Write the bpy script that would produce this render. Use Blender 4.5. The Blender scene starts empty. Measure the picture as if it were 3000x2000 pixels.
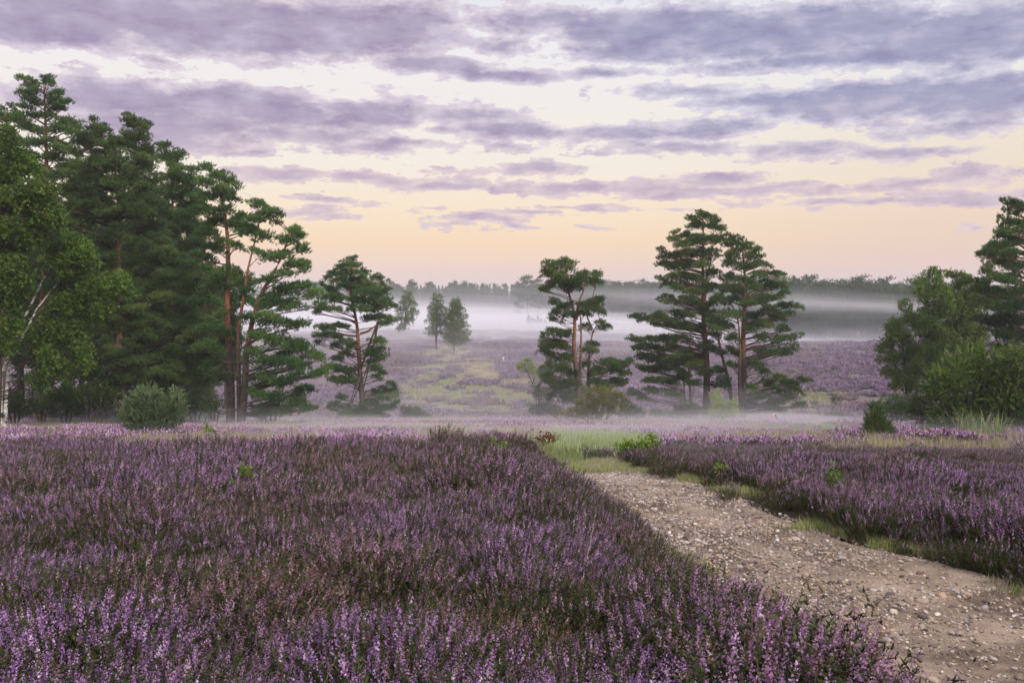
HAZE = .0004
SUN_E = 3.6
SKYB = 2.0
def MISTS():
    for k, (y0, top, d) in enumerate([(372, 9.5, .0011), (368, 7.2, .0016), (360, 4.8, .0018), (350, 3.2, .0026), (338, 1.4, .004), (326, -.6, .0055), (312, -2.2, .008), (296, -3.6, .010), (270, -4.8, .005), (250, -5.3, .004)]):
        ry = 445 - y0 + 25 - k * 4
        ellip('mist_bank', (-130 + 12 * math.sin(k * 2.1), y0 + 35, -10), (310 - 8 * k, ry, top + 10), d * 1.3, 'white mist bank lying across the far heath', wob=.35)
    for k, (top, d) in enumerate([(-.6, .004), (-1.9, .005), (-3.2, .007), (-4.4, .010), (-5.4, .014), (-6.2, .018)]):
        ellip('mist_streak', (96, 250, -11), (98 - 4 * k, 16 - k, top + 11), d * .6, 'dense mist streak in front of the right-hand distant wood', tilt=.9, wob=1.6)
    for k, (rz, d) in enumerate([(4.2, .0045), (3.3, .005), (2.4, .006), (1.6, .007), (.8, .008)]):
        ellip('mist_veil', (62 + 5 * k, 250, 2.2 - .15 * k), (95 - 9 * k, 12, rz), d * .7, 'thin upper mist veil sloping across the right-hand distant wood', tilt=2.3, wob=1.2)
    for k, (h, d, y1) in enumerate([(.35, .018, 80), (.8, .010, 84), (1.5, .005, 88), (2.8, .0018, 90)]):
        slab('ground_mist', -85 + k, 90 - k, 12 + 2.5 * k, y1, h, d, 'low ground mist drifting over the meadow and the feet of the pines', k * 3)
    slab('valley_mist', -90, 75, 82, 230, 2.0, .006, 'faint mist in the valley behind the pines', 5)
    slab('valley_mist', -95, 85, 95, 250, 4.5, .003, 'faint mist in the valley behind the pines', 8)
import bpy, math
import numpy as np
from mathutils import Vector, Euler
SC = bpy.context.scene
COL = SC.collection
rng = np.random.default_rng(7)
F = 2917.0
PITCH = math.atan(110 / F)
CAMZ = 1.7

def srgb(r, g, b):
    f = lambda c: (c / 255) / 12.92 if c / 255 <= 0.04045 else ((c / 255 + 0.055) / 1.055) ** 2.4
    return (f(r), f(g), f(b), 1.0)

# ---------------------------------------------------------------- noise + terrain
def _hash(ix, iy, s):
    h = (ix.astype(np.int64) * 374761393 + iy.astype(np.int64) * 668265263 + s * 1274126177) & 0xffffffff
    h = ((h ^ (h >> 13)) * 1274126177) & 0xffffffff
    return ((h ^ (h >> 16)) & 0xffff) / 65535.0
def vnoise(x, y, scale, s=0):
    x = np.asarray(x, float) / scale; y = np.asarray(y, float) / scale
    ix = np.floor(x); iy = np.floor(y); fx = x - ix; fy = y - iy
    fx = fx * fx * (3 - 2 * fx); fy = fy * fy * (3 - 2 * fy)
    a = _hash(ix, iy, s); b = _hash(ix + 1, iy, s); c = _hash(ix, iy + 1, s); d = _hash(ix + 1, iy + 1, s)
    return a + (b - a) * fx + (c - a) * fy + (a - b - c + d) * fx * fy
def fbm(x, y, scale, s=0, o=3):
    t = 0; w = 0
    for k in range(o):
        t = t + vnoise(x, y, scale / 2 ** k, s + k) / 2 ** k; w += 1 / 2 ** k
    return t / w
PY = np.array([-30, 0, 5, 8, 12, 16, 20, 25, 30, 45, 65, 85, 105, 130, 160, 200, 260, 400, 600, 1000, 6000.])
PZ = np.array([0.3, 0, -.12, -.28, -.6, -1.0, -1.45, -2.0, -2.5, -4.05, -6.05, -8.6, -9.9, -9.5, -8.2, -6.8, -6.3, -5.2, -4.4, -4.4, -4.4])
_ty = np.linspace(-30, 6000, 24121); _tz = np.interp(_ty, PY, PZ)
_k = np.hanning(25); _k /= _k.sum()
_tz = np.convolve(np.pad(_tz, 12, mode='edge'), _k, 'valid')
def terr(x, y):
    x = np.asarray(x, float); y = np.asarray(y, float)
    z = np.interp(y, _ty, _tz)
    z = z + 3.6 * np.exp(-((x - 62) / 38) ** 2 - ((y - 152) / 38) ** 2)
    z = z - 3.2 * np.exp(-((x - 80) / 60) ** 2 - ((y - 270) / 60) ** 2)
    z = z + (fbm(x, y, 30, 3) - .5) * 1.0 * np.clip((y - 70) / 60, 0, 1)
    z = z + (vnoise(x, y, 5, 5) - .5) * .12 * np.clip((y - 4) / 10, 0, 1)
    return z
def T(x, y): return float(terr(np.array([x]), np.array([y]))[0])

def ray(px, py):
    a = (px - 1500) / F; b = (1000 - py) / F
    cp, sp = math.cos(PITCH), math.sin(PITCH)
    return np.array([a, cp + b * sp, -sp + b * cp])
def at(px, py, D):
    d = ray(px, py); t = D / d[1]
    return np.array([d[0] * t, D, CAMZ + d[2] * t])
def ground(px, py):
    d = ray(px, py); ts = np.geomspace(2, 900, 2500)
    z = CAMZ + d[2] * ts; g = terr(d[0] * ts, d[1] * ts)
    k = np.argmax(z < g); t = ts[k]
    return np.array([d[0] * t, d[1] * t, g[k]])
def zoomer(ox, oy, s): return lambda zx, zy: (ox + zx / s, oy + zy / s)
Z1 = zoomer(0, 180, 1.4); Z2 = zoomer(800, 700, 2.24); Z3 = zoomer(1500, 560, 2.119); Z4 = zoomer(2300, 560, 1.867)
DS = zoomer(0, 0, 0.784)

# ---------------------------------------------------------------- mesh helpers
class MB:
    """collects verts and faces of mixed size in numpy chunks"""
    def __init__(s): s.v = []; s.f = []; s.n = 0; s.a = []; s.mi = []
    def add(s, verts, faces, a=0.0, mi=0):      # verts (N,3); faces (M,k)
        verts = np.asarray(verts, float).reshape(-1, 3); faces = np.asarray(faces, int)
        s.v.append(verts); s.f.append(faces + s.n); s.n += len(verts)
        s.a.append(np.broadcast_to(np.asarray(a, float), (len(verts),)).copy())
        s.mi.append(np.broadcast_to(np.asarray(mi, int), (len(faces),)).copy())
    def tube(s, pts, rad, n=6, a=0.5, mi=0):
        pts = np.asarray(pts, float); m = len(pts)
        rad = np.broadcast_to(np.asarray(rad, float), (m,))
        t = np.gradient(pts, axis=0); t /= np.linalg.norm(t, axis=1)[:, None] + 1e-9
        ref = np.where(np.abs(t[:, 2:3]) > .9, np.array([[1., 0, 0]]), np.array([[0, 0, 1.]]))
        u = np.cross(t, ref); u /= np.linalg.norm(u, axis=1)[:, None] + 1e-9; w = np.cross(t, u)
        an = np.arange(n) / n * 2 * math.pi
        V = pts[:, None] + rad[:, None, None] * (np.cos(an)[None, :, None] * u[:, None] + np.sin(an)[None, :, None] * w[:, None])
        i = np.arange(m - 1)[:, None] * n; j = np.arange(n)[None]; j2 = (j + 1) % n
        Fq = np.stack([i + j, i + j2, i + n + j2, i + n + j], -1).reshape(-1, 4)
        s.add(V.reshape(-1, 3), Fq, a, mi)
    def build(s, name, mats, parent=None, loc=(0, 0, 0), smooth=False, link=True):
        me = bpy.data.meshes.new(name)
        V = np.concatenate(s.v) if s.v else np.zeros((0, 3))
        V = V - np.asarray(loc)
        me.vertices.add(len(V)); me.vertices.foreach_set('co', V.astype(np.float32).ravel())
        tot = sum(f.size for f in s.f); nf = sum(len(f) for f in s.f)
        me.loops.add(tot); me.loops.foreach_set('vertex_index', np.concatenate([f.ravel() for f in s.f]).astype(np.int32))
        me.polygons.add(nf)
        sz = np.concatenate([np.full(len(f), f.shape[1]) for f in s.f])
        me.polygons.foreach_set('loop_start', (np.cumsum(sz) - sz).astype(np.int32))
        me.polygons.foreach_set('material_index', np.concatenate(s.mi).astype(np.int32))
        if smooth: me.polygons.foreach_set('use_smooth', np.ones(nf, bool))
        at_ = me.attributes.new('v', 'FLOAT', 'POINT'); at_.data.foreach_set('value', np.concatenate(s.a).astype(np.float32))
        me.update(calc_edges=True)
        for m in (mats if isinstance(mats, (list, tuple)) else [mats]): me.materials.append(m)
        o = bpy.data.objects.new(name, me)
        if link: COL.objects.link(o)
        if parent: o.parent = parent
        return o
    def stamp(s, tmpl, pos, dirs, sc, a, mi=None, roll=None):
        """copies of a template (verts,faces) with its +Z turned to dirs"""
        tv, tf = tmpl[:2]
        n = len(pos)
        if n == 0: return
        d = dirs / (np.linalg.norm(dirs, axis=1)[:, None] + 1e-9)
        ref = np.where(np.abs(d[:, 2:3]) > .95, np.array([[1., 0, 0]]), np.array([[0, 0, 1.]]))
        u = np.cross(ref, d); u /= np.linalg.norm(u, axis=1)[:, None] + 1e-9; w = np.cross(d, u)
        r = rng.uniform(0, 6.283, n) if roll is None else roll
        cu = np.cos(r)[:, None]; su = np.sin(r)[:, None]
        X = u * cu + w * su; Y = -u * su + w * cu
        sc = np.broadcast_to(np.asarray(sc, float), (n,))
        V = (tv[None, :, 0:1] * X[:, None] + tv[None, :, 1:2] * Y[:, None] + tv[None, :, 2:3] * d[:, None]) * sc[:, None, None] + pos[:, None]
        k = len(tv)
        Fc = tf[None] + (np.arange(n) * k)[:, None, None]
        A = np.repeat(np.broadcast_to(np.asarray(a, float), (n,)), k)
        M = 0 if mi is None else np.tile(mi, n)
        s.add(V.reshape(-1, 3), Fc.reshape(-1, tf.shape[1]), A, M)

def unit(n, up=0.0, r=None):
    r = r or rng
    d = r.normal(size=(n, 3)); d /= np.linalg.norm(d, axis=1)[:, None]
    d[:, 2] += up; d /= np.linalg.norm(d, axis=1)[:, None]
    return d
def needle_tmpl(seed, n=12, L=.16, nl=.13, w=.026):
    r = np.random.default_rng(seed); V = []; Fc = []
    for k in range(n):
        h = (k / n) * L; an = r.uniform(0, 6.28); el = r.uniform(.35, 1.1)
        d = np.array([math.cos(an) * math.sin(el), math.sin(an) * math.sin(el), math.cos(el)])
        s = np.cross(d, r.normal(size=3)); s /= np.linalg.norm(s)
        b = np.array([0, 0, h]); l = nl * r.uniform(.75, 1.15)
        V += [b - s * w * .5, b + s * w * .5, b + d * l]; Fc.append([3 * k, 3 * k + 1, 3 * k + 2])
    return np.array(V), np.array(Fc)
def leaf_tmpl(seed, n=18, L=.5, ls=.06, droop=True, spread=.12):
    r = np.random.default_rng(seed); V = []; Fc = []
    for k in range(n):
        h = r.uniform(0, 1) * L
        b = np.array([r.normal() * spread, r.normal() * spread, h])
        d = unit(1, 0, r)[0]; s = np.cross(d, r.normal(size=3)); s /= np.linalg.norm(s); l = ls * r.uniform(.7, 1.25)
        V += [b, b + d * l * .5 + s * l * .38, b + d * l, b + d * l * .5 - s * l * .38]; Fc.append([4 * k, 4 * k + 1, 4 * k + 2, 4 * k + 3])
    return np.array(V), np.array(Fc)

def tag(o, label, cat=None, group=None, kind=None):
    o['label'] = label
    if cat: o['category'] = cat
    if group: o['group'] = group
    if kind: o['kind'] = kind
    return o
def empty(name, loc, rz=0):
    o = bpy.data.objects.new(name, None); COL.objects.link(o); o.location = loc; o.rotation_euler = (0, 0, rz)
    o.empty_display_size = .5
    return o
def copy_tree(o, loc, rz=0, sc=1.0, label=None, group=None):
    c = o.copy(); COL.objects.link(c); c.location = loc; c.rotation_euler = (0, 0, rz); c.scale = (sc, sc, sc)
    if label: c['label'] = label
    if group: c['group'] = group
    for ch in list(o.children):
        k = ch.copy(); COL.objects.link(k); k.parent = c
    return c

# ---------------------------------------------------------------- materials
class NT:
    def __init__(s, nt): s.nt = nt; s.n = nt.nodes; s.l = nt.links
    def node(s, t, **k):
        n = s.n.new(t)
        for a, b in k.items(): setattr(n, a, b)
        return n
    def set(s, inp, v):
        if isinstance(v, bpy.types.NodeSocket): s.l.new(v, inp)
        else: inp.default_value = v
    def math(s, op, a, b=0.0, c=None, clamp=False):
        n = s.node('ShaderNodeMath', operation=op, use_clamp=clamp); s.set(n.inputs[0], a); s.set(n.inputs[1], b)
        if c is not None: s.set(n.inputs[2], c)
        return n.outputs[0]
    def vmath(s, op, a, b=None):
        n = s.node('ShaderNodeVectorMath', operation=op); s.set(n.inputs[0], a)
        if b is not None: s.set(n.inputs[1], b)
        return n.outputs['Value'] if op in ('LENGTH', 'DOT_PRODUCT') else n.outputs[0]
    def mix(s, f, a, b, mode='MIX'):
        n = s.node('ShaderNodeMix', data_type='RGBA', blend_type=mode, clamp_factor=True)
        s.set(n.inputs[0], f); s.set(n.inputs[6], a); s.set(n.inputs[7], b); return n.outputs[2]
    def ramp(s, f, stops, interp='LINEAR'):
        n = s.node('ShaderNodeValToRGB'); cr = n.color_ramp; cr.interpolation = interp
        while len(cr.elements) < len(stops): cr.elements.new(0.5)
        for e, (p, c) in zip(cr.elements, stops): e.position = p; e.color = c
        s.set(n.inputs[0], f); return n.outputs[0]
    def noise(s, vec, scale, detail=3, rough=.55, out=0, dist=0.0):
        n = s.node('ShaderNodeTexNoise'); s.set(n.inputs['Vector'], vec); s.set(n.inputs['Scale'], scale)
        n.inputs['Detail'].default_value = detail; n.inputs['Roughness'].default_value = rough; n.inputs['Distortion'].default_value = dist
        return n.outputs[out]
    def map(s, v, a, b, c=0.0, d=1.0, smooth=True):
        n = s.node('ShaderNodeMapRange'); n.interpolation_type = 'SMOOTHSTEP' if smooth else 'LINEAR'
        s.set(n.inputs[0], v); s.set(n.inputs[1], a); s.set(n.inputs[2], b); s.set(n.inputs[3], c); s.set(n.inputs[4], d)
        return n.outputs[0]
    def attr(s, name, typ='GEOMETRY', out='Fac'):
        n = s.node('ShaderNodeAttribute', attribute_name=name, attribute_type=typ); return n.outputs[out]
def mat(name):
    m = bpy.data.materials.new(name); m.use_nodes = True; nt = NT(m.node_tree); nt.n.clear()
    out = nt.node('ShaderNodeOutputMaterial'); b = nt.node('ShaderNodeBsdfPrincipled'); nt.l.new(b.outputs[0], out.inputs[0])
    b.inputs['Roughness'].default_value = .75; b.inputs['Specular IOR Level'].default_value = .25
    return m, nt, b, out
def foliage(name, stops, trans=.38, rough=.6, spec=.2, hueobj=True):
    m, nt, b, out = mat(name)
    v = nt.attr('v')
    c = nt.ramp(v, stops)
    if hueobj:
        oi = nt.node('ShaderNodeObjectInfo')
        h = nt.node('ShaderNodeHueSaturation'); nt.set(h.inputs['Hue'], nt.map(oi.outputs['Random'], 0, 1, .49, .51)); nt.set(h.inputs['Value'], nt.map(oi.outputs['Random'], 0, 1, .85, 1.15)); nt.set(h.inputs['Color'], c); c = h.outputs[0]
    nt.set(b.inputs['Base Color'], c); b.inputs['Roughness'].default_value = rough; b.inputs['Specular IOR Level'].default_value = spec
    if trans > 0:
        t = nt.node('ShaderNodeBsdfTranslucent'); nt.set(t.inputs[0], c)
        mx = nt.node('ShaderNodeMixShader'); mx.inputs[0].default_value = trans
        nt.l.new(b.outputs[0], mx.inputs[1]); nt.l.new(t.outputs[0], mx.inputs[2]); nt.l.new(mx.outputs[0], out.inputs[0])
    return m
M = {}
G = lambda r, g, b: (r, g, b, 1)
M['pine'] = foliage('pine_needles', [(0, G(.026, .060, .018)), (.5, G(.068, .13, .034)), (.85, G(.115, .19, .046)), (1, G(.16, .23, .06))])
M['pine_olive'] = foliage('pine_needles_olive', [(0, G(.02, .036, .013)), (.5, G(.036, .066, .02)), (1, G(.08, .11, .03))])
M['birch'] = foliage('birch_leaves', [(0, G(.04, .085, .012)), (.5, G(.075, .145, .02)), (.9, G(.13, .21, .03)), (1, G(.24, .25, .035))], trans=.4)
M['broad'] = foliage('broad_leaves', [(0, G(.045, .085, .016)), (.5, G(.105, .17, .03)), (.93, G(.18, .25, .05)), (1, G(.24, .28, .055))], trans=.4)
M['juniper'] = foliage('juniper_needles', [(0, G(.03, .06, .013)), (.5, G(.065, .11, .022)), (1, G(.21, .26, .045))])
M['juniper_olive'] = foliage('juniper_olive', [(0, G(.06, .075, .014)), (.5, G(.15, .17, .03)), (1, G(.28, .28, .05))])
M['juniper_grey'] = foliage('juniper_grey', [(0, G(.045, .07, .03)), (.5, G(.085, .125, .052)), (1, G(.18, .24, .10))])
M['bright'] = foliage('bright_leaves', [(0, G(.06, .13, .012)), (.5, G(.12, .235, .02)), (1, G(.26, .34, .035))], trans=.45)
M['paleshrub'] = foliage('pale_shrub_leaves', [(0, G(.12, .18, .05)), (.5, G(.24, .32, .08)), (1, G(.38, .44, .13))], trans=.4)
M['grass'] = foliage('grass_blades', [(0, G(.10, .16, .03)), (.5, G(.19, .22, .06)), (1, G(.36, .30, .15))], trans=.35)
M['reed'] = foliage('pale_grass', [(0, G(.12, .20, .07)), (.5, G(.22, .28, .12)), (1, G(.42, .42, .25))], trans=.35)
M['brownleaf'] = foliage('brown_leaves', [(0, G(.07, .03, .015)), (.5, G(.14, .06, .02)), (1, G(.22, .12, .03))], trans=.3)

def bark(name, low, high, z0, z1, noise=5):
    m, nt, b, out = mat(name)
    tc = nt.node('ShaderNodeTexCoord').outputs['Object']
    sx = nt.node('ShaderNodeSeparateXYZ'); nt.l.new(tc, sx.inputs[0])
    n = nt.noise(tc, noise, 4, .65)
    mp = nt.node('ShaderNodeMapping'); nt.l.new(tc, mp.inputs[0]); mp.inputs['Scale'].default_value = (1, 1, .25)
    n2 = nt.noise(mp.outputs[0], 22, 3, .6)
    zz = nt.math('ADD', sx.outputs[2], nt.math('MULTIPLY', n, 3.0))
    c = nt.mix(nt.map(zz, z0, z1), G(*low), G(*high))
    c = nt.mix(nt.map(n2, .35, .6), nt.mix(1.0, c, G(.35, .35, .35), 'MULTIPLY'), c)
    nt.set(b.inputs['Base Color'], c); b.inputs['Roughness'].default_value = .9
    bp = nt.node('ShaderNodeBump'); bp.inputs['Strength'].default_value = .6; bp.inputs['Distance'].default_value = .05; nt.set(bp.inputs['Height'], n2); nt.l.new(bp.outputs[0], b.inputs['Normal'])
    return m
M['bark'] = bark('pine_bark', (.10, .075, .06), (.30, .135, .07), 4.5, 8.0)
M['limb'] = bark('pine_limb', (.11, .08, .06), (.19, .105, .065), 4.5, 9.0)
M['barkdark'] = bark('dark_bark', (.07, .055, .045), (.12, .08, .055), 4, 9)
def birchbark():
    m, nt, b, out = mat('birch_bark')
    tc = nt.node('ShaderNodeTexCoord').outputs['Object']
    mp = nt.node('ShaderNodeMapping'); nt.l.new(tc, mp.inputs[0]); mp.inputs['Scale'].default_value = (1, 1, 4)
    n = nt.noise(mp.outputs[0], 2.2, 4, .7)
    nt.set(b.inputs['Base Color'], nt.ramp(nt.map(n, .42, .56, smooth=False), [(0, G(.03, .027, .025)), (.5, G(.42, .40, .37)), (1, G(.62, .60, .57))]))
    return m
M['birchbark'] = birchbark()

def plain(name, c, rough=.7, metal=0, bump=0):
    m, nt, b, out = mat(name)
    tc = nt.node('ShaderNodeTexCoord').outputs['Object']; n = nt.noise(tc, 9, 4)
    nt.set(b.inputs['Base Color'], nt.mix(nt.map(n, .3, .75), G(c[0] * .7, c[1] * .7, c[2] * .7), G(*c)))
    b.inputs['Roughness'].default_value = rough; b.inputs['Metallic'].default_value = metal
    return m

def inst_attr(nt, name='tint'): return nt.attr(name, 'INSTANCER')

# heather: material 0 = leafy stems, 1 = flower spikes
def heather_mats(pref, sat=1.0, far=False):
    m, nt, b, out = mat(pref + '_stems')
    v = nt.attr('v'); t = inst_attr(nt)
    c = nt.ramp(v, [(0, G(.010, .013, .005)), (.4, G(.024, .032, .009)), (.75, G(.055, .072, .016)), (.85, G(.085, .055, .03)), (1, G(.12, .075, .045))])
    nt.set(b.inputs['Base Color'], c)
    m2, nt, b, out = mat(pref + '_flowers')
    v = nt.attr('v'); t = inst_attr(nt); w = inst_attr(nt, 'dry')
    lil = nt.ramp(v, [(0, G(.21, .09, .26)), (.4, G(.40, .20, .46)), (.75, G(.57, .345, .62)), (1, G(.76, .60, .77))])
    pink = nt.ramp(v, [(0, G(.20, .09, .15)), (.5, G(.38, .21, .32)), (1, G(.55, .38, .44))])
    dry = nt.ramp(v, [(0, G(.10, .05, .03)), (.5, G(.24, .13, .075)), (1, G(.42, .29, .18))])
    c = nt.mix(nt.map(t, .38, .82), lil, pink)
    r = nt.math('FRACT', nt.math('MULTIPLY', v, 37.7)); 
    c = nt.mix(nt.math('LESS_THAN', r, nt.math('MULTIPLY', w, .75)), c, dry)
    if far: c = nt.mix(nt.map(v, 0, 1), G(.12, .08, .122), G(.26, .172, .27)); c = nt.mix(nt.map(t, .4, .75), c, G(.20, .145, .155))
    nt.set(b.inputs['Base Color'], c); b.inputs['Roughness'].default_value = .8
    tr = nt.node('ShaderNodeBsdfTranslucent'); nt.set(tr.inputs[0], c); mx = nt.node('ShaderNodeMixShader'); mx.inputs[0].default_value = .3
    nt.l.new(b.outputs[0], mx.inputs[1]); nt.l.new(tr.outputs[0], mx.inputs[2]); nt.l.new(mx.outputs[0], out.inputs[0])
    return [m, m2]
M['heather'] = heather_mats('heather')
M['heatherfar'] = heather_mats('far_heather', far=True)

# ---------------------------------------------------------------- world
def world():
    W = bpy.data.worlds.new("World"); SC.world = W; W.use_nodes = True
    nt = NT(W.node_tree); nt.n.clear()
    out = nt.node('ShaderNodeOutputWorld'); bg = nt.node('ShaderNodeBackground'); nt.l.new(bg.outputs[0], out.inputs[0])
    bg.inputs['Strength'].default_value = 0.1
    sky = nt.node('ShaderNodeTexSky'); sky.sky_type = 'NISHITA'; sky.sun_disc = False
    sky.sun_elevation = SUN_EL; sky.sun_rotation = SUN_ROT; sky.air_density = 1.2; sky.dust_density = 2.0; sky.ozone_density = 1.5
    d = nt.node('ShaderNodeTexCoord').outputs['Generated']
    s = nt.node('ShaderNodeSeparateXYZ'); nt.l.new(d, s.inputs[0])
    az = nt.math('ARCTAN2', s.outputs[0], s.outputs[1]); el = nt.math('ARCSINE', s.outputs[2])
    L = lambda r, g, b: srgb(r, g, b)
    # clear sky: glow towards the sunrise low down, pale above
    e2 = nt.map(el, 0, .36, 0, 1, False)
    grad = nt.ramp(e2, [(0, L(216, 196, 202)), (.05, L(228, 206, 205)), (.105, L(243, 214, 198)), (.17, L(254, 222, 188)), (.25, L(255, 232, 203)), (.37, L(252, 241, 227)), (.5, L(250, 242, 234)), (.7, L(246, 243, 244)), (.85, L(236, 238, 246)), (1, L(214, 222, 240))])
    gr = nt.ramp(e2, [(0, L(208, 192, 200)), (.05, L(222, 203, 205)), (.105, L(235, 208, 196)), (.2, L(241, 215, 192)), (.3, L(245, 224, 203)), (.45, L(244, 234, 216)), (.6, L(244, 240, 236)), (.85, L(234, 238, 246)), (1, L(210, 220, 240))])
    base = nt.mix(nt.map(az, .05, .45), grad, gr)
    base = nt.mix(nt.map(el, .32, .9, 0, .85), base, nt.mix(1.0, base, L(198, 202, 214), 'MULTIPLY'))
    ns = nt.vmath('MULTIPLY', sky.outputs[0], (.1, .1, .1))
    base = nt.mix(.92, ns, base)
    # clouds: a layered field in azimuth / elevation
    comb = nt.node('ShaderNodeCombineXYZ'); nt.set(comb.inputs[0], az); nt.set(comb.inputs[1], el)
    ae = comb.outputs[0]
    den = nt.math('ADD', s.outputs[2], .16); pj = nt.node('ShaderNodeCombineXYZ')
    nt.set(pj.inputs[0], nt.math('DIVIDE', s.outputs[0], den)); nt.set(pj.inputs[1], nt.math('DIVIDE', s.outputs[1], nt.math('MULTIPLY', den, 1.0))); pj.inputs[2].default_value = 3.3
    wn = nt.noise(pj.outputs[0], 2.2, 4, .6, out=1)
    warp = nt.vmath('MULTIPLY', nt.vmath('SUBTRACT', wn, (.5, .5, .5)), (.12, .035, 0))
    pw = nt.vmath('ADD', ae, warp)
    f = None
    for (cx, cy, rx, ry, w) in CLOUDS:
        px, py = DS(cx, cy); r = ray(px, py); r = r / np.linalg.norm(r)
        a0, e0 = math.atan2(r[0], r[1]), math.asin(r[2])
        q = nt.vmath('MULTIPLY', nt.vmath('SUBTRACT', pw, (a0, e0, 0)), (2287 / rx, 2287 / ry, 0))
        v = nt.math('MULTIPLY_ADD', nt.vmath('LENGTH', q), -w, w)
        f = v if f is None else nt.math('SMOOTH_MAX', f, v, .25)
    # beyond the frame: ordinary broken cloud
    gen = nt.math('MULTIPLY_ADD', nt.noise(pj.outputs[0], 1.1, 2, .5), 3.0, -1.5)
    outm = nt.math('MAXIMUM', nt.map(nt.math('ABSOLUTE', az), .55, .75), nt.map(el, .33, .45))
    f = nt.math('ADD', nt.math('MULTIPLY', f, nt.math('SUBTRACT', 1.0, outm)), nt.math('MULTIPLY', gen, outm))
    fb = nt.noise(pj.outputs[0], 4.5, 9, .62, dist=.25)
    fine = nt.noise(nt.vmath('MULTIPLY', ae, (20, 44, 1)), 3.0, 9, .66, dist=.2)
    wav = nt.noise(nt.vmath('MULTIPLY', ae, (10, 26, 1)), 1.6, 10, .62, dist=.15)
    g = nt.math('ADD', f, nt.math('MULTIPLY_ADD', fb, 2.6, -1.3))
    g = nt.math('ADD', g, nt.math('MULTIPLY_ADD', wav, 2.8, -1.4))
    g = nt.math('ADD', g, nt.math('MULTIPLY_ADD', fine, 2.4, -1.2))
    g = nt.math('ADD', nt.math('ADD', g, nt.math('MULTIPLY', nt.math('MAXIMUM', f, 0.0), .9)), .14)
    alpha = nt.map(g, -.09, .28)
    thick = nt.map(g, .0, 1.7)
    lo = nt.mix(thick, L(232, 212, 210), L(202, 184, 200))
    midl = nt.mix(thick, L(228, 216, 226), L(176, 165, 190))
    midr = nt.mix(thick, L(224, 221, 233), L(164, 165, 194))
    hi = nt.mix(nt.map(az, -.15, .25), midl, midr)
    cc = nt.mix(nt.map(el, .09, .2), lo, hi)
    cc = nt.mix(nt.map(fb, .5, .72, 0, .35), cc, nt.mix(1.0, cc, L(236, 232, 244), 'MULTIPLY'))
    sh = nt.noise(nt.vmath('MULTIPLY', ae, (8, 20, 1)), 2.6, 9, .6, dist=.1)
    cc = nt.mix(nt.map(sh, .48, .70, 0, .6), cc, nt.mix(nt.map(el, .08, .25), L(226, 206, 210), L(206, 200, 220)))
    cc = nt.mix(nt.map(sh, .5, .33, 0, .7), cc, nt.mix(1.0, cc, L(228, 220, 236), 'MULTIPLY'))
    col = nt.mix(nt.math('MULTIPLY', alpha, nt.map(el, .0, .05, .2, 1)), base, cc)
    # below the horizon
    col = nt.mix(nt.map(el, -.002, -.03), col, L(120, 115, 125))
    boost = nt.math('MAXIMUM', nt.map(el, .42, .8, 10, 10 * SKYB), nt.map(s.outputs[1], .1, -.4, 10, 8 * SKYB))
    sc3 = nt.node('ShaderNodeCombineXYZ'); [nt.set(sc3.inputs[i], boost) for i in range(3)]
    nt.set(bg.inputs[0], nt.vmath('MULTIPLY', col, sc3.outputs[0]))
CLOUDS = [
 (120, 40, 300, 72, 1.8), (480, 60, 330, 74, 1.9), (820, 70, 250, 76, 1.8), (300, 20, 300, 50, 1.4), (80, 88, 150, 30, 1.1), (620, 110, 200, 30, 1.1), (960, 40, 110, 40, .9),
 (1120, 100, 110, 25, .8), (970, 150, 190, 22, 1.1), (1160, 170, 170, 20, 1.1), (620, 150, 90, 14, .6), (380, 150, 60, 10, .5),
 (1230, 40, 170, 32, 1.1), (1520, 60, 270, 56, 1.7), (1850, 65, 340, 64, 1.9), (2230, 75, 240, 70, 1.9), (1480, 115, 220, 30, 1.1), (2000, 125, 400, 30, 1.2),
 (1400, 165, 160, 16, .9), (1560, 205, 130, 18, .9), (1740, 220, 180, 22, 1.1), (2000, 228, 280, 48, 1.8), (2260, 225, 190, 56, 1.7), (2240, 160, 90, 20, .7),
 (300, 230, 200, 46, 1.5), (560, 245, 240, 56, 1.8), (400, 285, 270, 44, 1.6), (820, 262, 170, 44, 1.2), (1060, 270, 140, 30, 1.1), (1180, 300, 230, 24, 1.2), (420, 325, 200, 22, .9), (700, 305, 200, 22, 1.0), (130, 240, 120, 24, .5),
 (610, 350, 80, 15, 1.0), (900, 340, 130, 18, .8), (1170, 345, 60, 10, .5), (1430, 300, 110, 28, 1.0), (1450, 350, 70, 16, .7), (1650, 290, 130, 22, .9), (1560, 330, 170, 16, .9), (1850, 340, 170, 16, .9), (2080, 345, 160, 20, 1.0), (2150, 290, 150, 18, .8),
 (680, 405, 150, 20, 1.1), (900, 412, 120, 18, 1.0), (1200, 395, 130, 20, 1.1), (1060, 425, 180, 14, .9), (1360, 438, 220, 16, 1.2), (1640, 415, 90, 22, 1.1), (1680, 446, 260, 12, 1.2), (1980, 462, 180, 10, 1.0), (2060, 425, 80, 18, .9), (2220, 400, 100, 24, .8), (2240, 455, 150, 18, 1.0),
 (740, 462, 100, 10, .9), (730, 485, 90, 10, .8), (970, 480, 40, 6, .7), (1090, 505, 110, 12, 1.0), (1150, 520, 70, 8, .8), (1230, 490, 90, 7, .9), (1360, 476, 90, 5, .8), (1600, 480, 60, 4, .4), (2260, 520, 40, 5, .6), (1320, 520, 20, 3, .4)]
SUN_AZ = math.radians(148)     # measured from +Y towards +X: from the right, a little behind the camera, veiled by cloud
SUN_EL = math.radians(34)
SUN_ROT = SUN_AZ
world()
SC.world.cycles.sampling_method = 'MANUAL'; SC.world.cycles.sample_map_resolution = 512
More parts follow.
